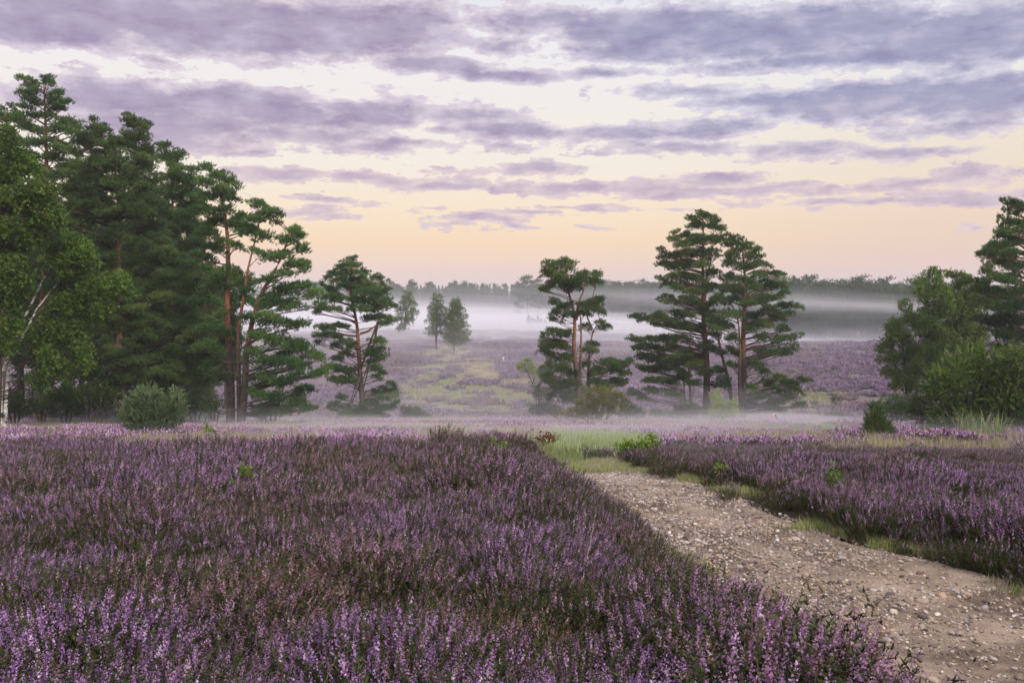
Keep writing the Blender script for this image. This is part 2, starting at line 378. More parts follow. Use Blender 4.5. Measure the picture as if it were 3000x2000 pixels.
sl = bpy.data.lights.new('sun', 'SUN'); sl.energy = SUN_E if 'SUN_E' in globals() else 1.2; sl.angle = math.radians(22); sl.color = (1.0, .90, .80)
so = bpy.data.objects.new('sun', sl); COL.objects.link(so)
sd = Vector((math.sin(SUN_AZ) * math.cos(SUN_EL), math.cos(SUN_AZ) * math.cos(SUN_EL), math.sin(SUN_EL)))
so.rotation_euler = sd.to_track_quat('Z', 'Y').to_euler()

# ---------------------------------------------------------------- camera
cd = bpy.data.cameras.new('camera'); cam = bpy.data.objects.new('camera', cd); COL.objects.link(cam); SC.camera = cam
cd.sensor_width = 36; cd.lens = 36 * F / 3000; cd.clip_start = .1; cd.clip_end = 9000
cam.location = (0, 0, CAMZ); cam.rotation_euler = (math.pi / 2 - PITCH, 0, 0)
vs = SC.view_settings; vs.view_transform = 'Standard'; vs.look = 'None'; vs.exposure = 0; vs.gamma = 1; vs.use_curve_mapping = False
cy = SC.cycles
cy.use_denoising = True; cy.volume_bounces = 4; cy.max_bounces = 6; cy.diffuse_bounces = 3; cy.transmission_bounces = 3; cy.transparent_max_bounces = 8
cy.use_adaptive_sampling = True; cy.adaptive_threshold = .015

# ---------------------------------------------------------------- zones on the ground
_P = [((1262, 1045), (1425, 1045), 45), ((1262, 1060), (1455, 1062), 48), ((1290, 1085), (1500, 1085), 40), ((1380, 1125), (1640, 1118), 45), ((1470, 1170), (1740, 1165), 60), ((1530, 1230), (1840, 1205), 70), ((1650, 1285), (1960, 1245), 85),
      ((1760, 1330), (2110, 1275), 95), ((1890, 1385), (2352, 1335), 105), ((1950, 1460), (2560, 1400), 120), ((2090, 1530), (2900, 1500), 130), ((2300, 1640), (3300, 1650), 140)]
PATH_L = []; PATH_R = []
for (l, r, h) in _P:
    PATH_L.append(ground(*DS(l[0], l[1] + h))[:2]); PATH_R.append(ground(*DS(*r))[:2])
PATH_L = np.array(PATH_L); PATH_R = np.array(PATH_R)
def resample(P, n):
    s = np.r_[0, np.cumsum(np.linalg.norm(np.diff(P, axis=0), axis=1))]; t = np.linspace(0, s[-1], n)
    Q = np.stack([np.interp(t, s, P[:, k]) for k in range(P.shape[1])], 1)
    for _ in range(int(n / 25)): Q[1:-1] = (Q[:-2] + 2 * Q[1:-1] + Q[2:]) / 4
    return Q
RL = resample(PATH_L, 160); RR = resample(PATH_R, 160)
PPOLY = np.concatenate([RL, RR[::-1]])
def inpoly(x, y, P):
    x = np.asarray(x); y = np.asarray(y); c = np.zeros(x.shape, bool); j = len(P) - 1
    for i in range(len(P)):
        a, b = P[i], P[j]
        with np.errstate(divide='ignore', invalid='ignore'):
            c ^= ((a[1] > y) != (b[1] > y)) & (x < (b[0] - a[0]) * (y - a[1]) / (b[1] - a[1] + 1e-12) + a[0])
        j = i
    return c
def distpoly(x, y, P):
    d = np.full(np.shape(x), 1e9)
    for i in range(len(P)):
        a = P[i]; b = P[(i + 1) % len(P)]; ab = b - a; L = ab @ ab + 1e-12
        t = np.clip(((x - a[0]) * ab[0] + (y - a[1]) * ab[1]) / L, 0, 1)
        d = np.minimum(d, np.hypot(x - a[0] - t * ab[0], y - a[1] - t * ab[1]))
    return d
# far edge of the tall foreground heather
FE_PTS = [(-400, 21.5), (0, 21.5), (500, 20), (1150, 20), (1235, 22)]   # display px column, distance
def far_edge(x, y):
    px = 1176 + x / np.maximum(y, .5) * 2287
    l = np.interp(px, [-900, 0, 300, 700, 1000, 1190, 1235, 1345], [22, 22, 20.5, 21, 20.5, 20.5, 17.0, 17.0])
    r = np.interp(px, [1400, 1500, 1650, 1900, 2100, 2352, 3300], [19.5, 18, 15.5, 14.2, 12.6, 11.6, 10.5])
    return np.where(px < 1345, l, r)
# ---------------------------------------------------------------- ground sheet
def blobs(specs):
    out = []
    for (cx, cy, rx, ry, w) in specs:
        c = ground(*DS(cx, cy)); t = ground(*DS(cx, cy - ry)); b = ground(*DS(cx, cy + ry))
        out.append((c[0], c[1], rx / 2287 * c[1], max(abs(t[1] - b[1]) / 2, 1.0), w))
    return out
def blobf(B, x, y):
    f = np.zeros(np.shape(x))
    for (cx, cy_, rx, ry, w) in B:
        f = np.maximum(f, w * np.exp(-(((x - cx) / rx) ** 2 + ((y - cy_) / ry) ** 2)))
    return f
GREEN = blobs([(1000, 850, 60, 14, .8), (1090, 905, 110, 20, .9), (1010, 880, 80, 26, 1), (1060, 860, 60, 18, .9), (970, 900, 60, 14, .9), (1190, 915, 70, 22, 1), (1160, 945, 80, 10, 1), (1080, 890, 80, 14, .6), (1230, 890, 30, 30, .7), (780, 935, 60, 12, 1), (1870, 915, 40, 18, 1), (1820, 930, 60, 12, .7), (1930, 935, 50, 10, .6), (1950, 880, 30, 6, .5), (990, 930, 60, 10, .5)])
YEL = blobs([(1030, 806, 50, 14, 1), (1075, 806, 25, 9, .9), (1090, 840, 50, 18, .9), (1120, 865, 50, 14, .8), (1180, 880, 60, 14, .7), (1030, 828, 40, 10, .7), (1020, 935, 50, 8, .5), (1830, 945, 50, 8, .6)])
TRACK = blobs([(1100, 790, 30, 3, .8), (1140, 797, 30, 3.5, .9), (1180, 805, 30, 4, .9), (1215, 814, 30, 4.5, .9), (1190, 822, 40, 5, .6)])
BRIGHTG = blobs([(1300, 1025, 60, 14, 1), (1380, 1016, 110, 18, 1.2), (1440, 1010, 70, 10, .8), (1260, 1038, 30, 12, .9), (1550, 1008, 60, 8, .45), (1800, 992, 60, 8, .7), (1880, 985, 50, 5, .7)])
SAND2 = blobs([(1890, 993, 38, 6, 1.2), (1850, 1000, 30, 4, 1), (1815, 992, 25, 3, .8), (1925, 985, 15, 3, 1)])
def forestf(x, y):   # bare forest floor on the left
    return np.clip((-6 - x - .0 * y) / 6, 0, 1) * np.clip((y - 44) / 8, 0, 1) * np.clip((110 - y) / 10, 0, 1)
FLA = blobs([(120, 985, 170, 22, 1.2), (300, 955, 130, 12, .9)])
def mixc(a, b, f): return a + (np.asarray(b) - a) * f[..., None]
def groundcol(x, y):
    n = np.full(np.shape(x) + (3,), 0.0)
    n[:] = (.045, .036, .024)
    mead = np.clip((y - far_edge(x, y)) / 3, 0, 1)
    n = mixc(n, (.17, .15, .10), mead)
    n = mixc(n, (.13, .105, .115), np.clip((y - 60) / 30, 0, 1) * (.6 + .4 * vnoise(x, y, 6, 11)))
    n = mixc(n, (.13, .155, .075), np.clip(blobf(GREEN, x, y) * 1.4 - .25, 0, 1) * .55)
    n = mixc(n, (.30, .25, .10), np.clip(blobf(YEL, x, y) * 2 - .3, 0, 1) * .9)
    n = mixc(n, (.15, .21, .04), np.clip(blobf(BRIGHTG, x, y) * 1.5 - .3, 0, 1))
    n = mixc(n, (.34, .28, .21), np.clip(blobf(SAND2, x, y) * 2 - .7, 0, 1))
    n = mixc(n, (.05, .05, .035), np.clip(blobf(TRACK, x, y) * 1.5 - .4, 0, 1) * .6)
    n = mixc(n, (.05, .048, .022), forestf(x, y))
    return n
def axis(segs):
    a = [segs[0][0]]
    for (_, e, st) in segs:
        while a[-1] < e - st * .5: a.append(a[-1] + st)
    return np.array(a)
def build_ground():
    ys = np.r_[axis([(-30, 0, 3), (0, 30, .25), (30, 120, .9), (120, 420, 4)]), np.geomspace(430, 2400, 22)]
    xp = np.r_[axis([(0, 20, .3), (20, 80, 1.4), (80, 300, 6)]), np.geomspace(315, 2000, 16)]
    xs = np.r_[-xp[:0:-1], xp]
    X, Y = np.meshgrid(xs, ys); Z = terr(X, Y)
    ins = inpoly(X, Y, PPOLY)
    dd = distpoly(X.ravel(), Y.ravel(), PPOLY).reshape(X.shape)
    Z = Z - np.where(ins, np.clip(dd * .5, 0, .05) + .01, 0)
    m, n = X.shape; i = np.arange(m - 1)[:, None] * n; j = np.arange(n - 1)[None]
    Fq = np.stack([i + j, i + j + 1, i + n + j + 1, i + n + j], -1).reshape(-1, 4)
    mb = MB(); mb.add(np.stack([X, Y, Z], -1).reshape(-1, 3), Fq)
    mm, nt, b, out = mat('heath_soil')
    c = nt.attr('base', out='Color'); pos = nt.node('ShaderNodeNewGeometry').outputs['Position']
    n1 = nt.noise(pos, 1.3, 6, .65); n2 = nt.noise(pos, .22, 4, .6)
    c = nt.mix(nt.map(n1, .3, .7, 0, .5), c, nt.mix(1.0, c, G(.45, .5, .4), 'MULTIPLY'))
    c = nt.mix(nt.map(n2, .45, .7, 0, .35), c, nt.mix(1.0, c, G(1.2, 1.15, 1.0), 'MULTIPLY'))
    nt.set(b.inputs['Base Color'], c); b.inputs['Roughness'].default_value = .95; b.inputs['Specular IOR Level'].default_value = .1
    bp = nt.node('ShaderNodeBump'); bp.inputs['Strength'].default_value = .7; bp.inputs['Distance'].default_value = .2; nt.set(bp.inputs['Height'], n1); nt.l.new(bp.outputs[0], b.inputs['Normal'])
    o = mb.build('ground', mm, smooth=True)
    ca = o.data.attributes.new('base', 'FLOAT_COLOR', 'POINT')
    cc = np.ones((m * n, 4), np.float32); cc[:, :3] = groundcol(X.ravel(), Y.ravel()); ca.data.foreach_set('color', cc.ravel())
    tag(o, 'heath ground falling gently into the misty valley and rising beyond', kind='structure')
build_ground()

def path_z(x, y):
    return terr(x, y) + .012 + (fbm(x, y, .9, 21, 3) - .5) * .05
def build_path():
    n = 420; k = 61
    L = resample(PATH_L, n); R = resample(PATH_R, n)
    s = np.linspace(0, 1, k)
    X = L[:, None, 0] + (R - L)[:, None, 0] * s; Y = L[:, None, 1] + (R - L)[:, None, 1] * s
    ed = np.minimum(s, 1 - s)[None] * np.linalg.norm(R - L, axis=1)[:, None]
    Z = path_z(X, Y) - .06 * np.exp(-((s[None] - .3) / .09) ** 2) - .055 * np.exp(-((s[None] - .74) / .08) ** 2)
    Z = np.where(ed < .12, np.minimum(Z, terr(X, Y) + .004 - (.12 - ed) * .25), Z)
    i = np.arange(n - 1)[:, None] * k; j = np.arange(k - 1)[None]
    Fq = np.stack([i + j, i + k + j, i + k + j + 1, i + j + 1], -1).reshape(-1, 4)[:, ::-1]
    mb = MB(); mb.add(np.stack([X, Y, Z], -1).reshape(-1, 3), Fq)
    m, nt, b, out = mat('sandy_path')
    pos = nt.node('ShaderNodeNewGeometry').outputs['Position']
    n1 = nt.noise(pos, 1.1, 8, .68); n2 = nt.noise(pos, 9, 6, .7); n3 = nt.noise(pos, 45, 4, .7); n4 = nt.noise(pos, .8, 4, .6)
    c = nt.ramp(nt.map(n1, .3, .7, smooth=False), [(0, G(.075, .054, .036)), (.35, G(.17, .124, .084)), (.6, G(.29, .222, .155)), (1, G(.42, .335, .245))])
    c = nt.mix(nt.map(n2, .42, .28, 0, .7), c, nt.mix(1.0, c, G(.4, .36, .33), 'MULTIPLY'))
    c = nt.mix(nt.map(n3, .6, .75, 0, .5), c, G(.46, .41, .36))
    sy = nt.node('ShaderNodeSeparateXYZ'); nt.l.new(pos, sy.inputs[0])
    moss = nt.math('MULTIPLY', nt.map(n4, .44, .6), nt.map(sy.outputs[1], 11, 20, 0, .85))
    c = nt.mix(moss, c, G(.13, .14, .05))
    nt.set(b.inputs['Base Color'], c); b.inputs['Roughness'].default_value = .85; b.inputs['Specular IOR Level'].default_value = .25
    h = nt.math('ADD', nt.math('MULTIPLY', n2, .6), nt.math('MULTIPLY', n3, .25))
    bp = nt.node('ShaderNodeBump'); bp.inputs['Strength'].default_value = 1; bp.inputs['Distance'].default_value = .05; nt.set(bp.inputs['Height'], h); nt.l.new(bp.outputs[0], b.inputs['Normal'])
    o = mb.build('path', m, smooth=True); tag(o, 'stony sand path curving through the heather', kind='structure')
build_path()

# ---------------------------------------------------------------- scattering of uncountable growth
def scatter(name, protos, P, eul, sc, idx, attrs, label, kind='stuff', group=None):
    pc = bpy.data.collections.new(name + '_shapes')
    for i, o in enumerate(protos):
        o.name = '%s_shape_%02d' % (name, i); pc.objects.link(o)
    me = bpy.data.meshes.new(name); me.vertices.add(len(P)); me.vertices.foreach_set('co', np.asarray(P, np.float32).ravel())
    def A(nm, ty, val, key):
        a = me.attributes.new(nm, ty, 'POINT'); a.data.foreach_set(key, np.ascontiguousarray(val).ravel())
    A('rot', 'FLOAT_VECTOR', np.asarray(eul, np.float32), 'vector'); A('scl', 'FLOAT', np.asarray(sc, np.float32), 'value'); A('idx', 'INT', np.asarray(idx, np.int32), 'value')
    for k, v in attrs.items(): A(k, 'FLOAT', np.asarray(v, np.float32), 'value')
    o = bpy.data.objects.new(name, me); COL.objects.link(o)
    g = bpy.data.node_groups.new(name + '_scatter', 'GeometryNodeTree')
    g.interface.new_socket('Geometry', in_out='INPUT', socket_type='NodeSocketGeometry'); g.interface.new_socket('Geometry', in_out='OUTPUT', socket_type='NodeSocketGeometry')
    N = g.nodes; gi = N.new('NodeGroupInput'); go = N.new('NodeGroupOutput'); ci = N.new('GeometryNodeCollectionInfo'); ci.inputs['Collection'].default_value = pc
    ci.inputs['Separate Children'].default_value = True; ci.inputs['Reset Children'].default_value = True
    ip = N.new('GeometryNodeInstanceOnPoints'); ip.inputs['Pick Instance'].default_value = True
    def NA(nm, ty):
        a = N.new('GeometryNodeInputNamedAttribute'); a.data_type = ty; a.inputs['Name'].default_value = nm; return a.outputs['Attribute']
    g.links.new(gi.outputs[0], ip.inputs['Points']); g.links.new(ci.outputs[0], ip.inputs['Instance'])
    g.links.new(NA('idx', 'INT'), ip.inputs['Instance Index'])
    e2r = N.new('FunctionNodeEulerToRotation'); g.links.new(NA('rot', 'FLOAT_VECTOR'), e2r.inputs[0]); g.links.new(e2r.outputs[0], ip.inputs['Rotation'])
    g.links.new(NA('scl', 'FLOAT'), ip.inputs['Scale']); g.links.new(ip.outputs[0], go.inputs[0])
    md = o.modifiers.new('scatter', 'NODES'); md.node_group = g
    tag(o, label, kind=kind, group=group); return o
def lean_euler(spin, ang, az):
    """spin about z, then tilt by ang towards azimuth az (radians from +X)"""
    n = len(spin); c, s = np.cos(spin), np.sin(spin); z = np.zeros(n); o = np.ones(n)
    R = np.stack([np.stack([c, -s, z], -1), np.stack([s, c, z], -1), np.stack([z, z, o], -1)], 1)
    kx, ky = -np.sin(az), np.cos(az); ca, sa = np.cos(ang), np.sin(ang)
    K = np.stack([np.stack([ca + kx * kx * (1 - ca), kx * ky * (1 - ca), ky * sa], -1), np.stack([kx * ky * (1 - ca), ca + ky * ky * (1 - ca), -kx * sa], -1), np.stack([-ky * sa, kx * sa, ca], -1)], 1)
    m = K @ R
    return np.stack([np.arctan2(m[:, 2, 1], m[:, 2, 2]), -np.arcsin(np.clip(m[:, 2, 0], -1, 1)), np.arctan2(m[:, 1, 0], m[:, 0, 0])], -1)

def heather_proto(seed, R=.25, H=.42, nst=60, flor=24, leaf=20, fs=.0092, flower=1.0, mats=None, lod=0):
    r = np.random.default_rng(seed); mb = MB()
    for k in range(nst):
        a = r.uniform(0, 6.28); q = math.sqrt(r.uniform()) 
        b = np.array([math.cos(a) * q * R * .45, math.sin(a) * q * R * .45, 0])
        tip = np.array([math.cos(a) * q * R * 1.15 + r.normal() * .02, math.sin(a) * q * R * 1.15 + r.normal() * .02, H * (1 - .38 * q * q) * r.uniform(.74, 1.08)])
        ctl = (b + tip) / 2 + np.array([math.cos(a), math.sin(a), 0]) * q * R * .16 + np.array([0, 0, .03])
        t = lambda u: ((1 - u) ** 2)[:, None] * b + (2 * u * (1 - u))[:, None] * ctl + (u ** 2)[:, None] * tip
        hv = r.uniform(0, 1); fl = r.uniform() < flower
        sp = r.uniform(.66, .86) if fl else 1.0
        # stem leaves: little slivers hugging the stem
        u = np.sort(r.uniform(.12, sp + .03, leaf)); P = t(u); dr = unit(leaf, .9, r); sd_ = np.cross(dr, r.normal(size=(leaf, 3))); sd_ /= np.linalg.norm(sd_, axis=1)[:, None]
        l = r.uniform(.013, .027, leaf) * (2.2 if lod else 1); w = l * (.16 if not lod else .3)
        V = np.stack([P - sd_ * w[:, None], P + sd_ * w[:, None], P + dr * l[:, None]], 1).reshape(-1, 3)
        mb.add(V, np.arange(leaf * 3).reshape(-1, 3), np.repeat(np.clip(hv * .5 + r.uniform(0, .5, leaf), 0, 1), 3), 0)
        if k % 6 == 0 and lod == 0: mb.tube([b, ctl, t(np.array([.8]))[0] + r.normal(size=3) * .03], [.004, .003, .0015], 3, .95, 0)
        if not fl: continue
        if lod == 0:
            u = np.linspace(sp, 1, flor); P = t(u); taper = np.where(u > .93, .5, 1.0)
            dr = unit(flor, .35, r); P = P + dr * .004; sd_ = np.cross(dr, r.normal(size=(flor, 3))); sd_ /= np.linalg.norm(sd_, axis=1)[:, None]; up = np.cross(sd_, dr)
            l = (r.uniform(.7, 1.3, flor) * fs * taper)[:, None]
            V = np.stack([P - sd_ * l * .6, P + dr * l + up * l * .5, P + sd_ * l * .6, P + dr * l * .9 - up * l * .6], 1).reshape(-1, 3)
            mb.add(V, np.arange(flor * 4).reshape(-1, 4), np.repeat(np.clip(hv * .75 + r.uniform(0, .25, flor), 0, 1), 4), 1)
        else:
            u = np.array([sp, (sp + 1) / 2, 1.0]); P = t(u); w = fs * 1.25
            a2 = r.uniform(0, 3.14)
            for q2 in (a2, a2 + 1.57):
                sd_ = np.array([math.cos(q2), math.sin(q2), 0]) * w
                V = np.array([P[0] - sd_ * .5, P[0] + sd_ * .5, P[1] + sd_, P[1] - sd_, P[2] + sd_ * .35, P[2] - sd_ * .35])
                mb.add(V, [[0, 1, 2, 3], [3, 2, 4, 5]], hv, 1)
    return mb.build('heather_shape', M['heather'] if mats is None else mats, link=False)
def grass_proto(seed, n=40, R=.18, H=.35, w=.006, m=None, bend=.5):
    r = np.random.default_rng(seed); mb = MB()
    for k in range(n):
        a = r.uniform(0, 6.28); q = math.sqrt(r.uniform()) * R; b = np.array([math.cos(a) * q, math.sin(a) * q, 0])
        az = r.uniform(0, 6.28); h = H * r.uniform(.5, 1.1); d = np.array([math.cos(az), math.sin(az), 0]); s = np.array([-d[1], d[0], 0]) * w
        p1 = b + d * h * .15 * bend + np.array([0, 0, h * .55]); p2 = b + d * h * .5 * bend + np.array([0, 0, h])
        mb.add([b - s, b + s, p1 + s * .8, p1 - s * .8, p2], [[0, 1, 2, 3]], r.uniform()); mb.f.append(np.array([[mb.n - 2, mb.n - 3, mb.n - 1]])); mb.mi.append(np.array([0]))
    return mb.build('grass_shape', m or M['grassi'], link=False)
def grass_inst_mat():
    m, nt, b, out = mat('meadow_grass'); v = nt.attr('v'); t = inst_attr(nt)
    beige = nt.ramp(v, [(0, G(.18, .14, .085)), (.6, G(.34, .28, .18)), (1, G(.48, .42, .31))]); gr = nt.ramp(v, [(0, G(.08, .14, .02)), (.6, G(.23, .32, .055)), (1, G(.42, .46, .11))])
    c = nt.mix(nt.map(t, .3, .7), beige, gr)
    nt.set(b.inputs['Base Color'], c); tr = nt.node('ShaderNodeBsdfTranslucent'); nt.set(tr.inputs[0], c); mx = nt.node('ShaderNodeMixShader'); mx.inputs[0].default_value = .35
    nt.l.new(b.outputs[0], mx.inputs[1]); nt.l.new(tr.outputs[0], mx.inputs[2]); nt.l.new(mx.outputs[0], out.inputs[0]); return m
M['grassi'] = grass_inst_mat()

def hheight(x, y):   # canopy height factor of the tall heather
    return .12 + 1.05 * fbm(x, y * .8, 1.5, 31, 3) + .62 * fbm(x, y, 3.4, 33, 2) + .42 * (vnoise(x, y, .55, 37) - .5)
def near_heather():
    n = 44000; y = np.sqrt(rng.uniform(1.9 ** 2, 25 ** 2, n)); x = rng.uniform(-1, 1, n) * (y * .62 + 2.2)
    den = np.where(y < 9, 40, 28); area = 2 * (y * .62 + 2.2)
    # thin uniformly to a density in clumps per square metre
    pdf = n * (2 * y / (25 ** 2 - 1.9 ** 2)) / area
    k = rng.uniform(size=n) < den / pdf
    fe = far_edge(x, y) + (vnoise(x, y, 1.0, 41) - .5) * 1.6; right_ = 1176 + x / y * 2287 > 1380
    k &= (y < fe) | (right_ & (y < 24.5) & (rng.uniform(size=n) < .6))
    ins = inpoly(x, y, PPOLY); dist = distpoly(x, y, PPOLY); k &= np.where(right_, ~ins | ((dist < .16) & (x > np.interp(y, ((RL + RR) / 2)[::-1, 1], ((RL + RR) / 2)[::-1, 0]))), ~ins & (dist > .06))
    gr = blobf(BRIGHTG, x, y); k &= ~((gr > .45) & (y > 17))
    # the mossy strip right of the path, and the worn end of the path
    sx = (x - np.interp(y, RR[::-1, 1], RR[::-1, 0])); k &= ~((y > 10.8) & (y < 15.5) & (sx > -.1) & (sx < .15 + .5 * vnoise(x, y, 2.5, 45)))
    x, y, dist, fe = x[k], y[k], dist[k], fe[k]
    gx_, gy_ = np.meshgrid(np.arange(-19, 19, .68), np.arange(1.2, 27, .68)); kk = np.abs(gx_) < gy_ * .62 + 3.2; my = (gy_ + rng.uniform(-.36, .36, gy_.shape))[kk]; mx = (gx_ + rng.uniform(-.36, .36, gx_.shape))[kk]; cm = len(mx); mr = rng.uniform(.30, .62, cm)
    D2 = np.hypot(x[:, None] - mx[None], (y[:, None] - my[None])) / mr[None]; near = D2.argmin(1); dm = np.clip(D2[np.arange(len(x)), near], 0, 1.25)
    dome = np.sqrt(np.clip(1 - (dm / 1.25) ** 2, 0, 1)) * (.64 + .62 * _hash(near, near * 3 + 1, 7)); mt = _hash(near, near * 5 + 2, 9)
    h = (.45 + .74 * dome) * (.45 + .55 * hheight(x, y)) * np.where(mt < .2, 1.16, 1) * np.clip(.5 + dist * .8 + .2 * (x > 2), .5, 1) * (1 - .1 * (y < 4)) * np.where(y > fe, .5, 1)
    gap = fbm(x, y, 1.1, 51, 2)
    h = np.where(gap < .30, h * .72, h)
    n = len(x); print('near heather', n)
    kind = .26 * fbm(x, y, .55, 61, 2) + .36 * dome + .20 * mt + .05 + rng.normal(size=n) * .08
    idx = np.where(kind > .44, rng.integers(0, 6, n), np.where(kind > .36, rng.integers(6, 8, n), rng.integers(8, 10, n)))
    idx = np.where((dist < .28) & (rng.uniform(size=n) < .55), rng.integers(6, 9, n), idx)
    tint = fbm(x, y, 2.2, 71, 2) * .5 + .45 * _hash(near, near + 4, 3) + rng.normal(size=n) * .08
    dry = np.clip(fbm(x, y, 1.3, 81, 2) * 1.5 - .48 + rng.normal(size=n) * .15, 0, 1)
    ox = (x - mx[near]) / mr[near] * .38 + .24 + rng.normal(size=n) * .12 - .14 * (x > 2); oy = (y - my[near]) / mr[near] * .38 - .05 + rng.normal(size=n) * .12
    eul = lean_euler(rng.uniform(0, 6.28, n), np.hypot(ox, oy), np.arctan2(oy, ox))
    pr = [heather_proto(100 + i, nst=58, flor=20, leaf=40, flower=.66, fs=.0060) for i in range(6)] + [heather_proto(110 + i, nst=54, flor=18, leaf=50, flower=.30, fs=.0060) for i in range(2)] + [heather_proto(120 + i, nst=54, leaf=56, flower=.06, H=.38) for i in range(2)]
    P = np.stack([x, y, terr(x, y) - .01], -1)
    left = x < np.interp(y, ((RL + RR) / 2)[::-1, 1], ((RL + RR) / 2)[::-1, 0])
    for nm, s, lb in (('heather', left, 'tall purple heather filling the foreground left of the stony path'), ('heather_bank', ~left, 'bank of dark purple heather along the right side of the path')):
        p2 = [p if nm == 'heather' else p.copy() for p in pr]
        scatter(nm, p2, P[s], eul[s], h[s], idx[s], dict(tint=tint[s], dry=dry[s]), lb)
near_heather()
def meadow():
    n = 26000; y = np.sqrt(rng.uniform(12 ** 2, 84 ** 2, n)); x = rng.uniform(-1, 1, n) * (y * .62 + 3)
    k = (y > np.where(1176 + x / y * 2287 > 1380, 23.5, far_edge(x, y) - .6)) & ~inpoly(x, y, PPOLY) & (blobf(SAND2, x, y) < .5)
    fo = forestf(x, y); k &= rng.uniform(size=n) > fo * .85
    x, y = x[k], y[k]; n = len(x)
    fl = np.clip(blobf(FLA, x, y), 0, 1); fo = forestf(x, y)
    g = fbm(x, y, 5, 91, 3) + rng.normal(size=n) * .12; col = 1176 + x / y * 2287
    bias = np.where((col > 950) & (col < 1500), .16, -.03) * np.clip((60 - y) / 25, 0, 1)
    isg = (g + bias > np.where((col > 950) & (col < 1500), .52, .56)) | (blobf(BRIGHTG, x, y) > .35) | (fl > .5) | ((col > 1205) & (col < 1420) & (y < 27))
    # heather
    hx, hy = x[~isg], y[~isg]; m = len(hx); print('meadow', m, isg.sum())
    pr = [heather_proto(200 + i, R=.32, H=.30, nst=46, leaf=8, fs=.0095, lod=1) for i in range(5)]
    scatter('meadow_heather', pr, np.stack([hx, hy, terr(hx, hy) - .02], -1), lean_euler(rng.uniform(0, 6.28, m), np.abs(rng.normal(.15, .1, m)), rng.uniform(0, 6.28, m)),
            rng.uniform(.7, 1.2, m) * (.75 + .7 * vnoise(hx, hy, 4, 95)), rng.integers(0, 5, m), dict(tint=rng.uniform(.2, .8, m), dry=rng.uniform(.1, .5, m)), 'lower misty heather between the dark foreground bushes and the pines')
    gx, gy = x[isg], y[isg]; gx = np.r_[gx, gx + rng.normal(size=len(gx)) * .2]; gy = np.r_[gy, gy + rng.normal(size=len(gy)) * .2]; m = len(gx)
    gc = 1176 + gx / gy * 2287; br = np.maximum(blobf(BRIGHTG, gx, gy), ((gc > 1205) & (gc < 1420) & (gy < 27)) * .6)
    tint = np.where(br > .3, rng.uniform(.55, 1, m), rng.uniform(0, .55, m)); tint = np.where(forestf(gx, gy) > .3, rng.uniform(.3, .7, m), tint)
    pr = [grass_proto(220 + i, n=34, w=.007) for i in range(4)]
    sc = np.where(br > .3, rng.uniform(.5, 1.0, m), rng.uniform(.7, 1.25, m)) * np.clip((gy - 8) / 18, .3, 1)
    scatter('meadow_grass', pr, np.stack([gx, gy, terr(gx, gy) - .02], -1), lean_euler(rng.uniform(0, 6.28, m), np.abs(rng.normal(.1, .1, m)), rng.normal(0, .6, m)), sc, rng.integers(0, 4, m), dict(tint=tint, dry=rng.uniform(0, 1, m)),
            'pale meadow grass and green turf where the path runs out')
meadow()
def verge():
    # short turf along the path edges
    n = 9000; t = rng.integers(0, 160, n); side = rng.uniform(size=n) < .72
    B = np.where(side[:, None], RR[t], RL[t]); C = (RL[t] + RR[t]) / 2; d = B - C; d /= np.linalg.norm(d, axis=1)[:, None]
    off = rng.normal(.02, .14, n) + np.where((B[:, 1] > 10.8) & (B[:, 1] < 15.5) & side, rng.uniform(0, .45, n), 0)
    x = B[:, 0] + d[:, 0] * off + rng.normal(size=n) * .06; y = B[:, 1] + d[:, 1] * off + rng.normal(size=n) * .06
    k = vnoise(x, y, .8, 99) > np.where(inpoly(x, y, PPOLY), .66, .45); x, y = x[k], y[k]; 
    # moss and turf on the worn far end of the path
    n2 = 5200; t = rng.integers(0, 160, n2); s = rng.uniform(size=n2); Q = RL[t] * (1 - s)[:, None] + RR[t] * s[:, None]; k2 = (Q[:, 1] > 11) & (fbm(Q[:, 0], Q[:, 1], 1.6, 98, 2) > .60 - .012 * (Q[:, 1] - 11)); Q = Q[k2]
    x = np.r_[x, Q[:, 0]]; y = np.r_[y, Q[:, 1]]; m = len(x)
    pr = [grass_proto(240 + i, n=26, R=.09, H=.09, w=.0028, bend=.9) for i in range(4)]
    scatter('verge_grass', pr, np.stack([x, y, terr(x, y)], -1), lean_euler(rng.uniform(0, 6.28, m), np.abs(rng.normal(.1, .1, m)), rng.uniform(0, 6, m)), rng.uniform(.45, 1.15, m), rng.integers(0, 4, m),
            dict(tint=np.clip(.55 - .01 * np.maximum(y - 9, 0) + rng.normal(size=m) * .2, .1, 1), dry=rng.uniform(0, 1, m)), 'short mossy turf along the edges of the path')
verge()
